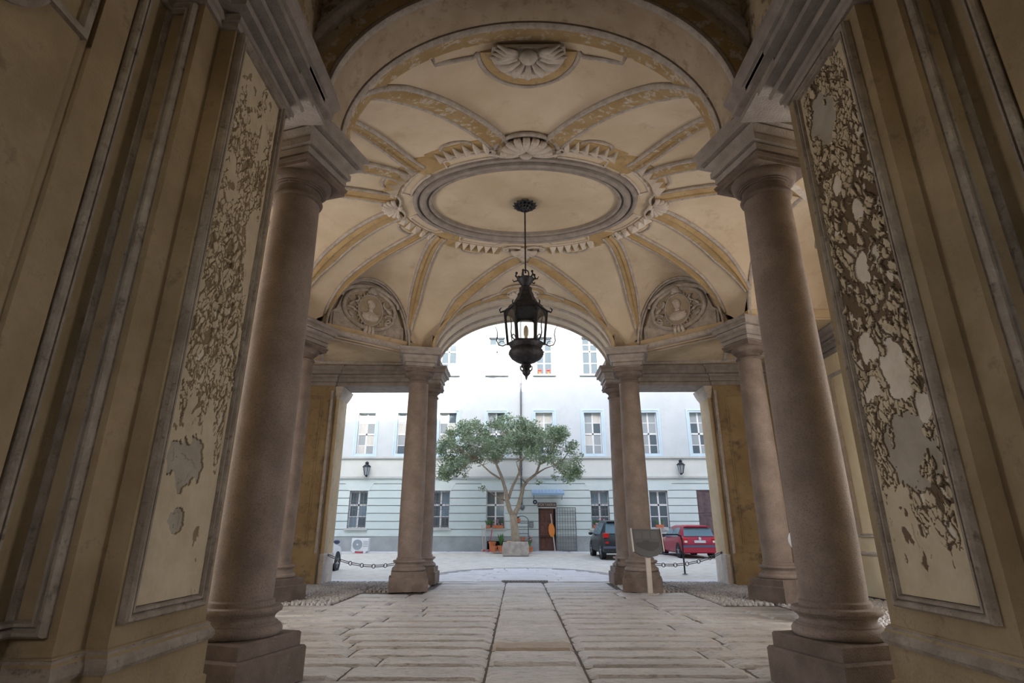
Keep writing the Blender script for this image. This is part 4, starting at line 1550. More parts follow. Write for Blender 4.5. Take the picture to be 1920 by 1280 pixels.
wall_holes(MB(), -17.9, 17.9, ZS2, 17.2, YF, .28, holes).build('upper_wall', 'facade_upper', bd)
MB().add([(-17.9, YF, ZS1), (17.9, YF, ZS1), (17.9, YF, ZS2), (-17.9, YF, ZS2)], [(0, 1, 2, 3)]).build('frieze_band', 'facade_cream', bd)
wall_holes(MB(), -17.9, 17.9, ZB - .02, ZS1, YF + .03, .28, holes).build('ground_wall', 'facade_plinth', bd)
wall_holes(MB(), -17.9, 17.9, ZG - .3, ZB, YF - .05, .33, holes).build('plinth', 'facade_plinth', bd)
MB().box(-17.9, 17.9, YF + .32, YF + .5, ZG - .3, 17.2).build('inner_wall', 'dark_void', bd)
b = MB().add([(-18, YF - .8, 17.0), (18, YF - .8, 17.0), (18, YF + 5, 19.6), (-18, YF + 5, 19.6), (-18, YF - .8, 17.2), (18, YF - .8, 17.2), (18, YF + 5, 19.8), (-18, YF + 5, 19.8)],
             [(0, 1, 2, 3), (4, 5, 6, 7), (0, 1, 5, 4), (1, 2, 6, 5), (2, 3, 7, 6), (3, 0, 4, 7)])
b.build('roof', 'terracotta', bd)
# rusticated courses, one piece between openings each
LV = [ZB] + [fz(p) for p in (992, 977, 962, 947.5, 933.5, 919, 906.5)] + [ZS1]
for k in range(len(LV) - 1):
    z0, z1 = LV[k] + .02, LV[k + 1] - .02
    gaps = sorted((h[0] - .0, h[1] + .0) for h in holes if h[2] < (z0 + z1) / 2 < h[3])
    x = -17.9
    for a0, a1 in gaps + [(17.9, 18)]:
        if a0 > x + .02:
            MB().box(x, a0, YF - .03, YF + .05, z0, z1).build('rusticated_course', 'facade_green', bd)
        x = max(x, a1)
MB().box(-17.9, 17.9, YF - .12, YF + .02, ZS1 - .05, ZS1 + .06).build('string_course', 'string_course', bd)
MB().box(-17.9, 17.9, YF - .10, YF + .02, ZS2 - .07, ZS2 + .03).build('string_course', 'string_course', bd)


def window(kind, x, hw, z0, z1):
    wn = None
    yy = YF + .16
    f = .055
    b = MB()
    b.box(x - hw, x - hw + f, yy, yy + .06, z0, z1).box(x + hw - f, x + hw, yy, yy + .06, z0, z1)
    b.box(x - hw, x + hw, yy, yy + .06, z0, z0 + f).box(x - hw, x + hw, yy, yy + .06, z1 - f, z1)
    b.box(x - .045, x + .045, yy - .01, yy + .05, z0, z1)
    zt_ = z0 + (z1 - z0) * (.5 if kind == 'first' else .62)
    b.box(x - hw, x + hw, yy - .01, yy + .05, zt_ - .05, zt_ + .05)
    rows = {'first': (.5, 1.0), 'second': (.5, 1.), 'ground': (.62, 1.)}[kind]
    zc1, zc2 = (z0 + zt_) / 2, (z1 + zt_) / 2
    for zc_ in ((zc1, zc2) if kind != 'ground' else (zc1,)):
        b.box(x - hw, x + hw, yy + .005, yy + .045, zc_ - .022, zc_ + .022)
    wn = b.build('window', 'window_white', bd)
    edges = [z0, zc1, zt_, zc2, z1] if kind != 'ground' else [z0, zc1, zt_, z1]
    for i in range(len(edges) - 1):
        for s2 in (0, 1):
            xa, xb = (x - hw + f, x - .04) if s2 == 0 else (x + .04, x + hw - f)
            mt = rng.choice(('pane_dark', 'pane_grey', 'curtain', 'pane_grey')) if kind == 'first' else rng.choice(('pane_dark', 'pane_dark', 'pane_blue'))
            MB().box(xa, xb, yy + .02, yy + .035, edges[i] + .02, edges[i + 1] - .02).build('pane', mt, wn)
    if kind == 'first':
        PW = lambda a_, z, o: (a_, YF - o, z)
        rect_frame(MB(), PW, x - hw - .21, x + hw + .21, z0 - .06, z1 + .16, [(0, 0), (0, .05), (.10, .06), (.12, .03), (.21, .03), (.21, -.02)]).build('window_surround', 'facade_trim', bd)
    elif kind == 'second':
        MB().box(x - hw - .22, x + hw + .22, YF - .14, YF + .1, z0 - .09, z0).build('window_sill', 'string_course', bd)
    else:
        MB().box(x - hw - .12, x + hw + .12, YF - .14, YF + .1, z0 - .10, z0).build('window_sill', 'string_course', bd)
    return wn


GW = {}
for kd, x, hw, z0, z1 in WIN:
    wn = window(kd, x, hw, z0, z1)
    if kd == 'ground':
        GW[round(x, 1)] = (x, hw, z0, z1)
        if not (x > 7 or -2.5 < x < 0):
            b = MB()
            for k in range(6):
                xx = x - hw + .04 + k * (2 * hw - .08) / 5
                b.box(xx - .011, xx + .011, YF - .02, YF + .002, z0, z1)
            for k in range(5):
                zz = z0 + .12 + k * (z1 - z0 - .24) / 4
                b.box(x - hw, x + hw, YF - .025, YF - .003, zz - .011, zz + .011)
            b.build('grille', 'iron_grey', wn)
        # flat lintel with keystone lines
        b = MB()
        b.slab_y([(x - hw - .30, z1 + .42), (x - hw - .05, z1 + .02), (x + hw + .05, z1 + .02), (x + hw + .30, z1 + .42)], YF - .045, YF + .02)
        b.build('flat_arch', 'facade_green', bd)

# doors
b = MB()
x0, x1, z0, z1 = DOOR
b.box(x0, x0 + .05, YF + .05, YF + .16, z0, z1).box(x1 - .05, x1, YF + .05, YF + .16, z0, z1).box(x0, x1, YF + .05, YF + .16, z1 - .05, z1)
b.build('door_frame', 'shutter_wood', bd)
dr = MB().box(x0 + .05, x1 - .12, YF + .10, YF + .15, z0 + .03, z1 - .06).build('door', 'brown_wood', bd)
for i in range(2):
    for zz in ((.12, .75), (.85, 1.45), (1.55, 2.12)):
        a0 = x0 + .11 + i * .36
        P4 = lambda a_, z, o: (a_, YF + .10 - o, z)
        rect_frame(MB(), P4, a0, a0 + .28, z0 + zz[0], z0 + zz[1], [(0, 0), (0, .015), (.03, .02), (.06, -.01), (.2, -.01)]).build('panel', 'brown_wood', dr)
MB().blob((x0 + .14, YF + .06, z0 + .92), (.03, .04, .03), 8, 5).build('handle', 'chrome', dr)
MB().box(x0 - .02, x1 + .02, YF - .05, YF + .05, z1 - .01, z1 + .06).build('door_lintel', 'window_white', bd)
MB().box(x0 - .15, x1 + .3, YF - .35, YF + .1, ZG - .1, ZG + .05).build('door_step', 'apron_stone', bd)
x0, x1, z0, z1 = SHUT
sd_ = MB().box(x0, x1, YF + .03, YF + .10, z0, z1).build('door', 'shutter_wood', bd)
for zz in ((.1, .95), (1.05, 1.95), (2.05, z1 - z0 - .1)):
    for i in range(2):
        a0 = x0 + .06 + i * (x1 - x0 - .06) / 2
        P4 = lambda a_, z, o: (a_, YF + .03 - o, z)
        rect_frame(MB(), P4, a0, a0 + (x1 - x0) / 2 - .09, z0 + zz[0], z0 + zz[1], [(0, 0), (0, .015), (.03, .02), (.06, 0)]).build('panel', 'shutter_wood', sd_)

# PORTINERIA board, canopy
sg = thing('porter_sign', 'dark sign with white letters above the brown porter door', 'sign', (0, 0, 0))
xa, xb, za, zb_ = fx(1008, 946), fx(1043, 946), fz(950.5), fz(942)
MB().box(xa, xb, YF - .075, YF - .035, za, zb_).build('board', 'sign_brown', sg)
cu = bpy.data.curves.new('letters', 'FONT')
cu.body = 'PORTINERIA'
cu.size = (zb_ - za) * .86
cu.align_x = 'CENTER'
cu.align_y = 'CENTER'
cu.space_character = 1.28
cu.extrude = .006
tmp = bpy.data.objects.new('tmp', cu)
COL.objects.link(tmp)
dg = bpy.context.evaluated_depsgraph_get()
me = bpy.data.meshes.new_from_object(tmp.evaluated_get(dg))
bpy.data.objects.remove(tmp)
me.materials.clear()
me.materials.append(M['letter_white'])
wx = max(v.co.x for v in me.vertices) - min(v.co.x for v in me.vertices)
lt = link('lettering', me, sg, ((xa + xb) / 2, YF - .08, (za + zb_) / 2), (PI / 2, 0, 0), ((xb - xa) * .9 / wx, 1, 1))
cn = thing('door_canopy', 'small blue metal canopy over the porter door', 'canopy', (0, 0, 0))
xa, xb, z1 = fx(997, 925), fx(1056, 925), fz(919)
n = 9
for k in range(n):
    a0, a1 = xa + (xb - xa) * k / n, xa + (xb - xa) * (k + 1) / n - .02
    b = MB().add([(a0, YF - .03, z1), (a1, YF - .03, z1), (a1, YF - .75, z1 - .24), (a0, YF - .75, z1 - .24), (a0, YF - .03, z1 + .03), (a1, YF - .03, z1 + .03), (a1, YF - .75, z1 - .20), (a0, YF - .75, z1 - .20)],
                 [(0, 1, 2, 3), (4, 5, 6, 7), (0, 1, 5, 4), (1, 2, 6, 5), (2, 3, 7, 6), (3, 0, 4, 7)])
    b.build('sheet', 'canopy_blue', cn)
MB().box(xa, xb, YF - .78, YF - .74, z1 - .31, z1 - .20).build('gutter', 'canopy_blue', cn)
for x in (xa + .1, xb - .1):
    MB().tube([(x, YF - .04, z1 - .5), (x, YF - .7, z1 - .26)], .018, 6).build('bracket', 'iron_grey', cn)

# open grille gate beside the door
gg = thing('grille_gate', 'open iron lattice gate folded against the wall right of the porter door', 'gate', (0, 0, 0))
xa, xb, za, zb_ = fx(1045, 1000), fx(1080, 1000), ZG + .05, fz(951)
b = MB()
for x in (xa, xb):
    b.box(x - .02, x + .02, YF - .14, YF - .10, za, zb_)
for z in (za + .02, zb_ - .02):
    b.box(xa, xb, YF - .14, YF - .10, z - .02, z + .02)
b.build('frame', 'iron_grey', gg)
for k in range(1, 7):
    x = xa + (xb - xa) * k / 7
    MB().box(x - .01, x + .01, YF - .135, YF - .115, za, zb_).build('bar', 'iron_grey', gg)
for k in range(1, 11):
    z = za + (zb_ - za) * k / 11
    MB().box(xa, xb, YF - .125, YF - .105, z - .009, z + .009).build('crossbar', 'iron_grey', gg)

# down pipe with round end, round wall lamp, intercom
dp = thing('down_pipe', 'long grey rain pipe ending in a round foot beside the tree', 'pipe', (0, 0, 0))
xp = fx(977, 800)
MB().tube([(xp, YF - .1, 16.9), (xp, YF - .1, fz(948))], .055, 8).build('pipe', 'iron_grey', dp, smooth=True)
MB().blob((xp + .03, YF - .13, fz(951)), (.14, .13, .15), 10, 7).build('round_end', 'iron_grey', dp, smooth=True)
for pz in (640, 720, 800, 880):
    MB().lathe([(.075, -.03), (.075, .03)], 8, (xp, YF - .1, fz(pz))).build('pipe_clip', 'iron_grey', dp)
rl = thing('bulkhead_lamp', 'round dark bulkhead lamp left of the porter sign', 'lamp', (fx(1003, 941), YF, fz(941)))
b = MB().lathe([(.11, 0), (.12, .05), (.09, .09), (.07, .09)], 16).xf(Matrix.Rotation(R(90), 4, 'X'))
b.build('rim', 'iron', rl)
MB().blob((0, -.08, 0), (.065, .04, .065), 10, 6).build('lens', 'fan_grey', rl, smooth=True)
ic = thing('intercom_box', 'small grey intercom box on the wall between shelf and door', 'intercom', (fx(996, 983), YF - .05, fz(983)))
MB().box(-.12, .12, -.08, .02, -.15, .15, .02).build('case', 'iron_grey', ic)
for k in range(3):
    MB().box(-.08, .08, -.09, -.07, -.1 + .07 * k, -.06 + .07 * k).build('button', 'fan_grey', ic)


def wall_lantern(px, py, label):
    x, z = fx(px, py), fz(py)
    t = thing('wall_lantern', label, 'lantern', (x, YF - .32, z), 0, 'lanterns on the far facade')
    MB().lathe([(.10, -.33), (.20, .10), (.21, .12)], 6).build('glass', 'pane_grey', t)
    for k in range(6):
        a_ = k * PI / 3
        MB().tube([(.10 * math.cos(a_), .10 * math.sin(a_), -.33), (.205 * math.cos(a_), .205 * math.sin(a_), .12)], .016, 5).build('bar', 'iron', t)
    MB().lathe([(.24, .11), (.25, .14), (.14, .24), (.10, .25), (.09, .32), (.13, .34), (.05, .42), (.0, .44)], 6).build('cap', 'iron', t)
    MB().lathe([(.0, -.42), (.04, -.40), (.06, -.36), (.11, -.33)], 6).build('foot', 'iron', t)
    MB().tube([(0, .30, -.28), (0, .18, -.40), (0, .0, -.38)], .02, 6).build('bracket', 'iron', t)


wall_lantern(690, 880, 'iron wall lantern on the facade seen through the left opening')
wall_lantern(1274, 877, 'iron wall lantern on the facade seen through the right opening')

# air conditioner
xa, ya = at(674, 1037, 31.4)[0], 31.5
ac = thing('air_conditioner', 'white air conditioner unit standing by the grey plinth', 'air conditioner', (xa, ya, gz(ya)))
MB().box(-.45, .45, -.16, .18, .10, .74, .02).build('casing', 'white_plastic', ac)
MB().lathe([(.25, 0), (.26, .02), (.24, .03), (.22, .015)], 24).xf(Matrix.Translation((-.13, -.16, .42)) @ Matrix.Rotation(R(90), 4, 'X')).build('fan_ring', 'fan_grey', ac)
MB().lathe([(.235, 0), (.235, .01)], 24).xf(Matrix.Translation((-.13, -.16, .42)) @ Matrix.Rotation(R(90), 4, 'X')).build('fan_guard', 'fan_grey', ac)
MB().lathe([(.05, 0), (.05, .03), (.03, .035)], 14).xf(Matrix.Translation((-.13, -.165, .42)) @ Matrix.Rotation(R(90), 4, 'X')).build('hub', 'white_plastic', ac)
for k in range(4):
    MB().box(.18, .42, -.168, -.155, .56 - .08 * k, .59 - .08 * k).build('vent', 'fan_grey', ac)
for x in (-.38, .2):
    MB().box(x, x + .14, -.18, .18, 0, .1).build('foot', 'white_plastic', ac)
MB().box(-.24, .16, -.15, .15, .0, .06).build('pad', 'broom_red', ac)

# ---------------- tree in a stone trough
TY = 29.4
tx, _, _ = at(966, 1035, TY)
tr_ = thing('stone_trough', 'rough stone trough at the foot of the tree', 'planter', (tx + .03, TY - .1, gz(TY)))
b = MB()
rr_ = [(-.64, .62, -.36, .36, .0), (-.66, .64, -.38, .38, .3), (-.62, .60, -.36, .36, .62), (-.58, .54, -.30, .30, .64), (-.54, .5, -.27, .27, .54)]
vs = []
ncut = 10
for x0, x1, y0, y1, z in rr_:
    for i in range(4 * ncut):
        sdn, u = divmod(i, ncut)
        u /= ncut
        p = [(x0 + (x1 - x0) * u, y0), (x1, y0 + (y1 - y0) * u), (x1 - (x1 - x0) * u, y1), (x0, y1 - (y1 - y0) * u)][sdn]
        k = .035 * noise.noise(Vector((p[0] * 4, p[1] * 4, z * 4)))
        vs.append((p[0] * (1 + k), p[1] * (1 + k), z + k * .6 * (z > 0)))
m_ = 4 * ncut
fs = [(k * m_ + i, k * m_ + (i + 1) % m_, (k + 1) * m_ + (i + 1) % m_, (k + 1) * m_ + i) for k in range(4) for i in range(m_)] + [tuple(range(4 * m_, 5 * m_))]
b.add(vs, fs)
b.build('trough', 'trough_stone', tr_)
MB().box(-.5, .48, -.25, .25, .5, .57).build('soil', 'joint_dirt', tr_)
MB().blob((-.33, -.1, .62), (.16, .12, .06), 8, 5).build('fallen_petals', 'orange_board', tr_)

tree = thing('courtyard_tree', 'spreading evergreen tree with three branches in the courtyard trough', 'tree', (tx, TY, gz(TY) + .5))
T0 = Vector((tx, TY, gz(TY) + .5))


def tp(px, py, dy=0.):
    return Vector(at(px, py, TY + dy)) - T0


b = MB()
b.tube([tp(967, 1026), tp(967, 1012), tp(965, 995), tp(963, 975), tp(962, 965)], [.28, .22, .19, .18, .17], 10)
b.build('trunk', 'bark', tree, smooth=True)
BR = [([(962, 968, 0), (955, 955, 0), (951, 938, -.1), (947, 915, -.2), (940, 892, -.3), (930, 868, -.5), (915, 858, -.7)], .14),
      ([(963, 968, 0), (972, 950, .1), (977, 932, .2), (981, 912, .3), (990, 900, .3), (1005, 888, .2), (1012, 870, .1), (1030, 862, 0)], .13),
      ([(953, 935, 0), (958, 920, .2), (966, 902, .4), (974, 884, .5), (976, 862, .5), (972, 838, .5)], .09),
      ([(938, 898, -.3), (920, 886, -.2), (905, 872, 0), (888, 862, .2)], .06), ([(930, 868, -.5), (940, 858, -.9), (948, 840, -1.1)], .05),
      ([(1006, 888, .2), (1022, 878, .6), (1050, 868, .9)], .05), ([(976, 866, .5), (990, 850, .9), (1000, 830, 1.1)], .045), ([(985, 905, .3), (975, 890, -.4), (968, 866, -.9)], .05),
      ([(947, 938, 0), (930, 930, -.4), (915, 920, -.7), (905, 910, -.9)], .03)]
for pts, r in BR:
    m_ = len(pts)
    q = [tp(*p) for p in pts]
    # smooth by subdivision
    q2 = []
    for i in range(m_ - 1):
        q2 += [q[i], (q[i] + q[i + 1]) / 2 + Vector((rng.uniform(-.02, .02), rng.uniform(-.02, .02), 0))]
    q2.append(q[-1])
    MB().tube(q2, [r * (1 - .7 * i / (len(q2) - 1)) for i in range(len(q2))], 8).build('branch', 'bark', tree, smooth=True)
rl_ = random.Random(11)
clumps = []
while len(clumps) < 190:
    px = rl_.uniform(824, 1089)
    u = (px - 956) / 130
    top = 778 + 32 * abs(u) ** 2.2 - 6 * math.sin(px * .06)
    bot = 862 + 46 * abs(u) ** 1.6 + 8 * math.sin(px * .09)
    py = rl_.uniform(top + 8, bot - 6)
    dy = rl_.uniform(-1.9, 1.9) * math.sqrt(max(.05, 1 - u * u))
    if rl_.random() < .10 and py > 830 and abs(u) < .6:
        continue
    clumps.append((tp(px, py, dy), rl_.uniform(.26, .46)))
for px, py in ((905, 915), (1040, 895), (1070, 900), (838, 898), (1012, 905), (872, 893), (1079, 888), (833, 880)):
    clumps.append((tp(px, py, rl_.uniform(-.5, .3)), .22))
tw = MB()
ends = [tp(*p) for pts, r in BR for p in pts[2:]]
for cpos, r in clumps:
    e = min(ends, key=lambda q: (q - cpos).length)
    mid = (e + cpos) / 2 + Vector((rl_.uniform(-.1, .1), rl_.uniform(-.1, .1), rl_.uniform(-.12, .06)))
    tw.tube([e, mid, cpos], [.02, .014, .007], 4)
tw.build('twigs', 'bark', tree, kind='stuff')
lf = MB()
for cpos, r in clumps:
    for k in range(int(105 * (r / .35) ** 2)):
        d = Vector((rl_.gauss(0, 1), rl_.gauss(0, 1), rl_.gauss(0, 1))).normalized() * r * rl_.random() ** .45
        d.z *= .75
        p = cpos + d
        L_ = rl_.uniform(.10, .17)
        wd = L_ * .22
        ax = Vector((rl_.uniform(-1, 1), rl_.uniform(-1, 1), rl_.uniform(-.5, .9))).normalized()
        sd2 = ax.orthogonal().normalized()
        sd2.rotate(Matrix.Rotation(rl_.uniform(0, 6.28), 3, ax))
        nn2 = ax.cross(sd2) * wd * .35
        lf.add([p, p + ax * L_ * .5 + sd2 * wd + nn2, p + ax * L_, p + ax * L_ * .5 - sd2 * wd + nn2, p + ax * L_ * .5], [(0, 1, 4), (1, 2, 4), (2, 3, 4), (3, 0, 4)])
lf.build('foliage', 'leaf_green', tree, kind='stuff', normals=False)


# ---------------- pots, flowers, shelf, brooms
def tuft(b, c, r, h, n, rn, leafw=.03):
    for k in range(n):
        a_ = rn.uniform(0, 6.28)
        rr2 = rn.uniform(.2, 1) * r
        hh = h * rn.uniform(.6, 1.1)
        x, y, z = c
        tx_, ty_ = x + rr2 * math.cos(a_), y + rr2 * math.sin(a_)
        px_, py_ = -math.sin(a_) * leafw, math.cos(a_) * leafw
        b.add([(x, y, z), (x + (tx_ - x) * .5 + px_, y + (ty_ - y) * .5 + py_, z + hh * .7), (tx_, ty_, z + hh), (x + (tx_ - x) * .5 - px_, y + (ty_ - y) * .5 - py_, z + hh * .7), (x + (tx_ - x) * .5, y + (ty_ - y) * .5, z + hh * .62)],
              [(0, 1, 4), (1, 2, 4), (2, 3, 4), (3, 0, 4)])
    return b


def pot(loc, r, h, label, plant='plant_green', ph=.3, group='flower pots by the far wall', flower=None, n=26):
    t = thing('flower_pot', label, 'flower pot', loc, 0, group)
    MB().lathe([(r * .68, 0), (r * .9, h * .8), (r * 1.02, h * .8), (r * 1.04, h), (r * .9, h), (r * .86, h * .9)], 14).build('pot', 'terracotta', t, auto=40)
    if plant:
        tuft(MB(), (0, 0, h * .85), r * 1.3, ph, n, rl_).build('plant', plant, t, normals=False)
    if flower:
        b = MB()
        for k in range(7):
            a_ = k * 2.4
            b.blob((r * .8 * math.cos(a_), r * .8 * math.sin(a_), h + ph * (.5 + .08 * k)), (.05, .05, .04), 6, 4)
        b.build('blossoms', flower, t)
    return t


def box_planter(px0, px1, py, label, flower, hb=.16, extra=None, yoff=.10):
    x0, x1, z = fx(px0, py), fx(px1, py), fz(py)
    t = thing('window_box', label, 'flower box', ((x0 + x1) / 2, YF - yoff - .02, z), 0, 'flower boxes on window sills')
    hw = (x1 - x0) / 2
    MB().squarerings([((-hw * .92, hw * .92, -.08, .08), 0), ((-hw, hw, -.10, .10), hb), ((-hw * .94, hw * .94, -.08, .08), hb), ((-hw * .92, hw * .92, -.07, .07), hb - .03)]).build('box', 'terracotta', t)
    b = MB()
    for k in range(max(2, int(hw / .08))):
        tuft(b, (-hw * .8 + 1.6 * hw * k / max(1, int(hw / .08) - 1), 0, hb - .03), .16, .34, 12, rl_)
    b.build('plant', 'plant_green', t, normals=False)
    if flower:
        b = MB()
        for k in range(6):
            b.blob((rl_.uniform(-hw, hw) * .8, -.06, hb + rl_.uniform(.05, .3)), (.05, .05, .045), 6, 4)
        b.build('blossoms', flower, t)


zs_ = 990
box_planter(912.5, 919.5, zs_, 'small orange flower box at the left of the sill behind the tree', None)
box_planter(923, 944, zs_, 'long terracotta flower box on the sill left of the tree', 'pink_flower')
box_planter(1229, 1244, 989, 'terracotta flower box with green leaves on the sill behind the notice stand', None)
box_planter(1112, 1135, 990, 'flower box with pink blossoms on the sill behind the dark car', 'pink_flower')
for px, lab in ((1012, 'pink pot on the upper window sill right of the lantern'), (1028, 'orange pot on the upper window sill right of the lantern')):
    t = pot((fx(px, 700), YF - .06, fz(702)), .10, .16, lab, ph=.12, group='pots on the upper sill', flower='red_flower', n=8)
GP = lambda px, y: at(px, 1030, y)[0]
pot((GP(926, 31.3), 31.3, gz(31.3) + .06), .20, .30, 'wide terracotta pot left of the green leafy pot', None)
pot((GP(926, 31.75) - .1, 31.95, gz(31.95) + .06), .20, .50, 'taller terracotta pot standing behind the wide one', 'plant_green', .15, n=12)
pot((GP(939, 31.3), 31.3, gz(31.3) + .06), .19, .32, 'terracotta pot with tall green leaves left of the trough', 'plant_green', .62, n=50)
pot((GP(994, 31.3), 31.3, gz(31.3) + .06), .16, .26, 'red pot with pink flowers right of the trough', 'plant_green', .55, flower='pink_flower', n=18)

sh = thing('plant_shelf', 'dark metal plant shelf with arched top behind the tree trunk', 'shelf', (fx(976, 1000) + .08, 32.0, gz(32.0) + .06))
for sx in (-.34, .34):
    for sy in (-.14, .14):
        MB().tube([(sx, sy, 0), (sx, sy, 1.55)], .016, 6).build('post', 'iron', sh)
MB().tube([(.34 * math.cos(v), -.14, 1.55 + .26 * math.sin(v)) for v in np.linspace(0, PI, 12)], .016, 6).build('arched_top', 'iron', sh)
for z in (.12, .52, .90, 1.25, 1.45):
    MB().box(-.35, .35, -.16, .16, z - .015, z + .01).build('shelf_board', 'iron', sh)
sx0, sz0 = fx(976, 1000) + .08, gz(32.0) + .06
for i, (dx, dz, r, lab, mt) in enumerate(((-.2, 1.46, .13, 'terracotta pot with herbs on the shelf top', 'plant_green'), (.16, .91, .07, 'small white pot on the middle shelf, right one', None), (-.04, .91, .07, 'small white pot on the middle shelf, left one', None),
                                         (.05, .53, .11, 'orange pot on the lower shelf', None), (-.2, .53, .08, 'small orange pot at the left of the lower shelf', 'plant_green'))):
    t = pot((sx0 + dx, 31.93, sz0 + dz), r, r * 1.7, lab, mt, .18, 'pots on the plant shelf', n=10)
    if 'white' in lab:
        t.children[0].data.materials[0] = M['white_plastic']

for i, (px, lean, col, lab, top) in enumerate(((906, -.06, 'pale_wood', 'broom with brown stick leaning on the grey plinth', 985), (909.5, .0, 'pale_wood', 'broom with pale stick leaning beside the pink one', 988), (918, .05, 'broom_red', 'pink broom leaning beside the cellar window', 992))):
    x = GP(px, 32.1)
    t = thing('broom', lab, 'broom', (x, 32.1, gz(32.1) + .06), 0, 'brooms')
    hgt = fz(top) - gz(32.1) - .06
    MB().tube([(.0, -.1, .08), (lean * 2, .35, hgt)], .022, 6).build('stick', col, t)
    MB().box(-.10, .03, -.2 - .22 * (i == 1), -.02 - .22 * (i == 1), 0, .09, .02).build('head', 'broom_red' if i else 'pale_wood', t)
# orange oval paddle leaning at the porter door
x = fx(1034, 1000)
pd = thing('orange_paddle', 'orange oval paddle board on a pale pole leaning at the porter door', 'paddle', (x, YF - .22, ZG + .05))
MB().tube([(.16, -.1, 0), (-.02, .14, fz(965) - ZG)], .035, 6).build('pole', 'pale_wood', pd)
b = MB().slab_y([(.17 * math.cos(v), .36 * math.sin(v)) for v in np.linspace(0, 2 * PI, 28, endpoint=False)], -.015, .015)
ob = b.build('board', 'orange_board', pd)
ob.location = (-.0, -.04, 1.08)
ob.rotation_euler = (0, R(-4), 0)


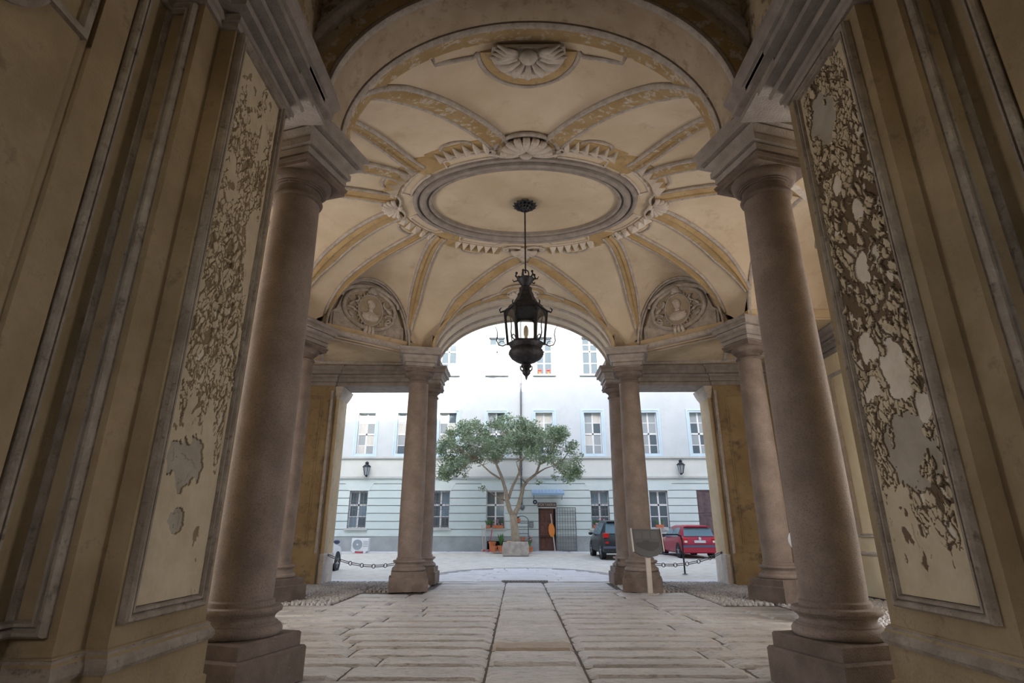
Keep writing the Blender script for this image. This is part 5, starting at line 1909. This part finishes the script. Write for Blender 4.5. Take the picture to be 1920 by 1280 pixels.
# ================================================================== CARS
def car(loc, rz, paint, label, Lc, W, H, suv=False, plate=True):
    """hatchback: local y forward (rear at y=0), x across"""
    t = thing('car', label, 'car', loc, rz, None)
    hw = W / 2
    rw = .31 if not suv else .36
    gc = .20 if not suv else .26
    belt = H * .62
    # stations: y, z_low, z_belt, z_top, half width low, belt, top
    st = [(0.0, gc + .14, .60, .62, .86, .90, .86), (.05, gc + .06, belt - .10, belt - .06, .94, .95, .90), (.12, gc, belt, belt + .04, .97, .98, .86), (.28, gc, belt, H - .12, .985, .99, .74), (.55, gc, belt, H - .02, 1, 1, .74),
          (1.0, gc, belt, H, 1, 1, .76), (1.7, gc, belt - .01, H, 1, 1, .77), (2.3, gc, belt - .03, H - .06, 1, 1, .75), (2.75, gc, belt - .05, H - .32, 1, 1, .76), (3.05, gc, belt - .08, belt - .02, .99, .98, .86), (3.5, gc, belt - .13, belt - .10, .97, .95, .88),
          (3.8, gc + .02, belt - .22, belt - .20, .92, .9, .84), (3.92, gc + .12, belt - .36, belt - .35, .82, .8, .78)]
    k = Lc / 3.92
    rings = []
    for y, zl, zb2, zt2, wl_, wb2, wt in st:
        half = [(0, zl), (wl_ * hw * .9, zl), (wl_ * hw, zl + .10), (wb2 * hw * 1.01, (zl + zb2) / 2), (wb2 * hw * .985, zb2), (wt * hw, zt2 - .05 if zt2 - zb2 > .1 else zt2 - .01), (wt * hw * .82, zt2), (0, zt2 + .015)]
        rings.append([(x, y * k, z) for x, z in half] + [(-x, y * k, z) for x, z in reversed(half[1:-1])])
    n = len(rings[0])
    b = MB()
    b.v = [p for r_ in rings for p in r_]
    b.f = [(i * n + j, i * n + (j + 1) % n, (i + 1) * n + (j + 1) % n, (i + 1) * n + j) for i in range(len(rings) - 1) for j in range(n)]
    b.f += [tuple(range(n)), tuple((len(rings) - 1) * n + j for j in range(n))]
    b.build('body', paint, t, auto=32)
    # rear window follows the tail gate
    def rear(u, v):           # u -1..1 across, v 0..1 up
        y = .10 + .20 * v
        z = belt + .02 + (H - .14 - belt) * v
        return (u * hw * (.86 - .10 * v), y * k - .03, z)
    b = MB().grid(lambda a_, c_: rear(2 * a_ - 1, .06 + .90 * c_), 7, 4)
    b.build('rear_window', 'car_glass', t, smooth=True)
    MB().box(-hw * .74, hw * .74, .16 * k, .40 * k, H - .10, H - .06).build('spoiler', paint, t)
    # side windows
    for s2 in (-1, 1):
        for (ya, yb, yc, yd) in ((.62, .60, 1.48, 1.48), (1.54, 1.54, 2.62, 2.18)):
            xb2, xt = hw * 1.0, hw * .79
            zb2, zt2 = belt + .03, H - .12
            b = MB().add([(s2 * xb2, ya * k, zb2), (s2 * xb2, yc * k, zb2), (s2 * xt, yd * k, zt2), (s2 * xt, yb * k, zt2),
                          (s2 * (xb2 - .03), ya * k, zb2), (s2 * (xb2 - .03), yc * k, zb2), (s2 * (xt - .03), yd * k, zt2), (s2 * (xt - .03), yb * k, zt2)], [(0, 1, 2, 3), (7, 6, 5, 4), (0, 1, 5, 4), (1, 2, 6, 5), (2, 3, 7, 6), (3, 0, 4, 7)])
            b.build('side_window', 'car_glass', t)
        # lights
        b = MB().box(*sorted((s2 * hw * .70, s2 * hw * .97)), -.0, .14, .66 if not suv else .92, belt - .02 if not suv else 1.12, .02)
        b.build('tail_lamp', 'tail_red', t)
        MB().box(*sorted((s2 * hw * .72, s2 * hw * .88)), -.015, .05, .67, .76).build('reverse_lamp', 'lamp_white' if not suv else 'tail_red', t)
        m_ = MB().blob((s2 * (hw + .10), 2.55 * k, belt + .05), (.11, .06, .075), 8, 5)
        m_.build('mirror', paint if suv else 'bumper_grey', t, smooth=True)
        for yw in (.68, 3.12):
            wh = MB().lathe([(rw * .62, -.10), (rw * .95, -.10), (rw, -.07), (rw, .07), (rw * .95, .10), (rw * .62, .10)], 24).xf(Matrix.Translation((s2 * (hw - .11), yw * k, rw)) @ Matrix.Rotation(R(90), 4, 'Y'))
            wo = wh.build('wheel', 'tyre', t, auto=40)
            hb = MB().lathe([(.0, .085), (rw * .2, .088), (rw * .5, .075), (rw * .62, .10), (rw * .64, .06)], 20)
            for q in range(5):
                a_ = q * 2 * PI / 5
                hb.tube([(0, 0, .10), (rw * .6 * math.cos(a_), rw * .6 * math.sin(a_), .10)], .03, 5)
            hb.xf(Matrix.Translation((s2 * (hw - .11), yw * k, rw)) @ Matrix.Rotation(R(90 * s2), 4, 'Y')).build('rim', 'alloy', wo, auto=40)
            MB().lathe([(rw * 1.14, -.02), (rw * 1.14, .02)], 24).xf(Matrix.Translation((s2 * (hw - .012), yw * k, rw + .01)) @ Matrix.Rotation(R(90), 4, 'Y')).build('wheel_arch', 'tyre', t)
    MB().box(-hw * .99, hw * .99, -.06, .12, gc + .06, .50, .03).build('bumper', paint, t)
    MB().box(-hw * .97, hw * .97, -.075, .0, .47, .56).build('bumper_strip', 'bumper_grey', t)
    if plate:
        pl = MB().box(-.26, .26, -.03, .02, .66, .77).build('number_plate', 'plate_white', t)
    MB().lathe([(.07, 0), (.07, .03), (.05, .035)], 16).xf(Matrix.Translation((0, .0, belt - .06)) @ Matrix.Rotation(R(90), 4, 'X')).build('badge', 'chrome', t)
    return t


def gl(px, py):
    """ground point seen at a photo point"""
    X, U = (px - 960) / FPX, (640 - py) / FPX
    yy, zz = _cp - U * _sp, _sp + U * _cp
    tt = (CAMH + SL * 17) / (SL * yy - zz)
    return tt * yy


yr = 27.4
car((at(1314, 1030, yr)[0], yr, gz(yr)), R(3), 'red_paint', 'red hatchback parked facing away in the right opening', 3.9, 1.66, 1.46)
ys2 = 26.3
car((at(1131, 1030, ys2)[0] + .92, ys2, gz(ys2)), R(2), 'black_paint', 'dark grey car half hidden behind the right columns', 4.2, 1.84, 1.68, suv=True, plate=False)
car((-7.46, 17.95, gz(18.2)), R(0), 'white_paint', 'white car whose front corner shows at the left pier', 4.0, 1.74, 1.52, plate=False)

# ================================================================== SMALL THINGS IN THE HALL
# notice stand
ns = thing('notice_stand', 'grey metal notice stand in front of the far right column', 'sign', (2.89, 14.08, 0), R(4))
MB().lathe([(.21, 0), (.21, .012), (.19, .022), (.05, .025)], 24).build('foot_plate', 'sign_metal', ns)
MB().box(-.055, .055, -.03, .03, .02, .92, .004).build('post', 'sign_metal', ns)
bp_ = MB()
ol_ = [(-.36, -.20), (-.10, -.30), (-.16, -.30), (.16, -.30), (.36, -.20), (.36, .33), (-.36, .33)]
ol_ = [(-.35, -.17), (-.20, -.27), (.0, -.31), (.20, -.27), (.35, -.17), (.35, .33), (-.35, .33)]
bo = MB().slab_y(ol_, -.02, .02).build('board', 'sign_board', ns)
bo.location = (0, -.05, 1.10)
bo.rotation_euler = (R(-14), 0, 0)
for x in (-.37, .35):
    MB().box(x, x + .022, -.05, .03, -.19, .35).build('edge_rail', 'sign_metal', bo)
pr = MB().slab_y([(-.27, -.06), (-.05, -.16), (.10, -.18), (.27, -.08), (.29, .03), (.05, .04), (.02, .08), (-.10, .07), (-.12, .03), (-.28, .02)], -.024, -.019)
pr.build('printed_plan', 'sign_print', bo)
for cc in range(3):
    for k in range(6):
        x = -.29 + cc * .20
        MB().box(x, x + .16, -.0235, -.019, .26 - .028 * k, .275 - .028 * k).build('printed_line', 'sign_text', bo)


# chains
def chain(p0, p1, sag, label):
    t = thing('barrier_chain', label, 'chain', p0, 0, 'chains across the side openings')
    p0, p1 = Vector(p0), Vector(p1)
    n = 7
    P = [(p1 - p0) * (i / n) - Vector((0, 0, sag * 4 * (i / n) * (1 - i / n))) for i in range(n + 1)]
    for i in range(n):
        a_, c_ = P[i], P[i + 1]
        d = (c_ - a_).normalized()
        up = Vector((0, 0, 1))
        L1 = (c_ - a_).length
        q = [a_ + d * (.05) + up * .022, a_ + d * (L1 - .05) + up * .022, a_ + d * (L1 - .02), a_ + d * (L1 - .05) - up * .022, a_ + d * .05 - up * .022, a_ + d * .02]
        MB().tube(q, .011, 6, closed=True).build('long_link', 'chain_iron', t, smooth=True)
        if i:
            MB().tube([a_ + d * .05 * math.cos(v) + up * .05 * math.sin(v) for v in np.linspace(0, 2 * PI, 12, endpoint=False)], .012, 6, closed=True).build('ring', 'chain_iron', t, smooth=True)
    MB().blob(tuple(P[0]), (.04, .04, .04), 8, 5).build('wall_hook', 'chain_iron', t)


chain((-5.58, 16.85, .74), (-3.24, 16.80, .60), .22, 'hanging chain between the left pier and the far left columns')
chain((5.58, 16.85, .80), (3.24, 16.80, .58), .20, 'hanging chain between the right pier and the notice stand column')
chain((2.56, 16.50, .62), (2.46, 16.36, .12), .02, 'short chain hanging slack on the outermost right column')

# tube barrier in the courtyard
yb = 19.6
xb0 = at(1284, 1070, yb)[0]
br_ = thing('tube_barrier', 'black bent tube barrier in front of the red car', 'barrier', (xb0, yb, gz(yb)))
MB().tube([(0, 0, 0), (0, 0, 1.05), (-.03, 0, 1.17), (-.14, 0, 1.22), (-1.5, 0, 1.22), (-1.61, 0, 1.17), (-1.64, 0, 1.05), (-1.64, 0, 0)], .026, 8).build('bent_tube', 'iron', br_, smooth=True)
for x in (0, -1.64):
    MB().lathe([(.09, 0), (.09, .015), (.03, .02)], 14, (x, 0, 0)).build('foot_plate', 'iron', br_)
MB().tube([(0, 0, .62), (-1.64, 0, .62)], .018, 6).build('mid_rail', 'iron', br_)

# scooter mostly hidden behind the near right column
sc_ = thing('scooter', 'parked scooter with white rounded windshield hidden behind the near right column', 'scooter', (4.93, 10.6, 0), R(150))
for y in (-.62, .62):
    w_ = MB().lathe([(.13, -.05), (.22, -.06), (.24, -.03), (.24, .03), (.22, .06), (.13, .05)], 20).xf(Matrix.Translation((0, y, .24)) @ Matrix.Rotation(R(90), 4, 'Y'))
    w_.build('wheel', 'tyre', sc_, auto=40)
b = MB()
b.tube([(0, -.62, .48), (0, -.3, .52), (0, 0, .36), (0, .3, .34), (0, .45, .55), (0, .52, .9)], [.16, .20, .17, .13, .14, .12], 10)
b.build('body', 'bumper_grey', sc_, smooth=True)
MB().blob((0, -.32, .76), (.16, .40, .08), 12, 6).build('seat', 'tyre', sc_, smooth=True)
MB().tube([(-.28, .34, 1.04), (-.1, .4, 1.0), (.02, .4, 1.0), (.1, .34, 1.04)], .02, 6).build('handlebar', 'iron', sc_)
MB().blob((0, .52, 1.24), (.20, .12, .20), 14, 9).build('windshield', 'white_plastic', sc_, smooth=True)

# courtyard side walls so the place is closed
for sgn, side in ((-1, 'left'), (1, 'right')):
    x0, x1 = sorted((sgn * 18, sgn * 18.4))
    MB().box(x0, x1, 17.3, 33, -.3, 17).build('wall_court_' + side, 'facade_cream', kind='structure', label='plain cream side wall of the courtyard on the ' + side, category='wall')
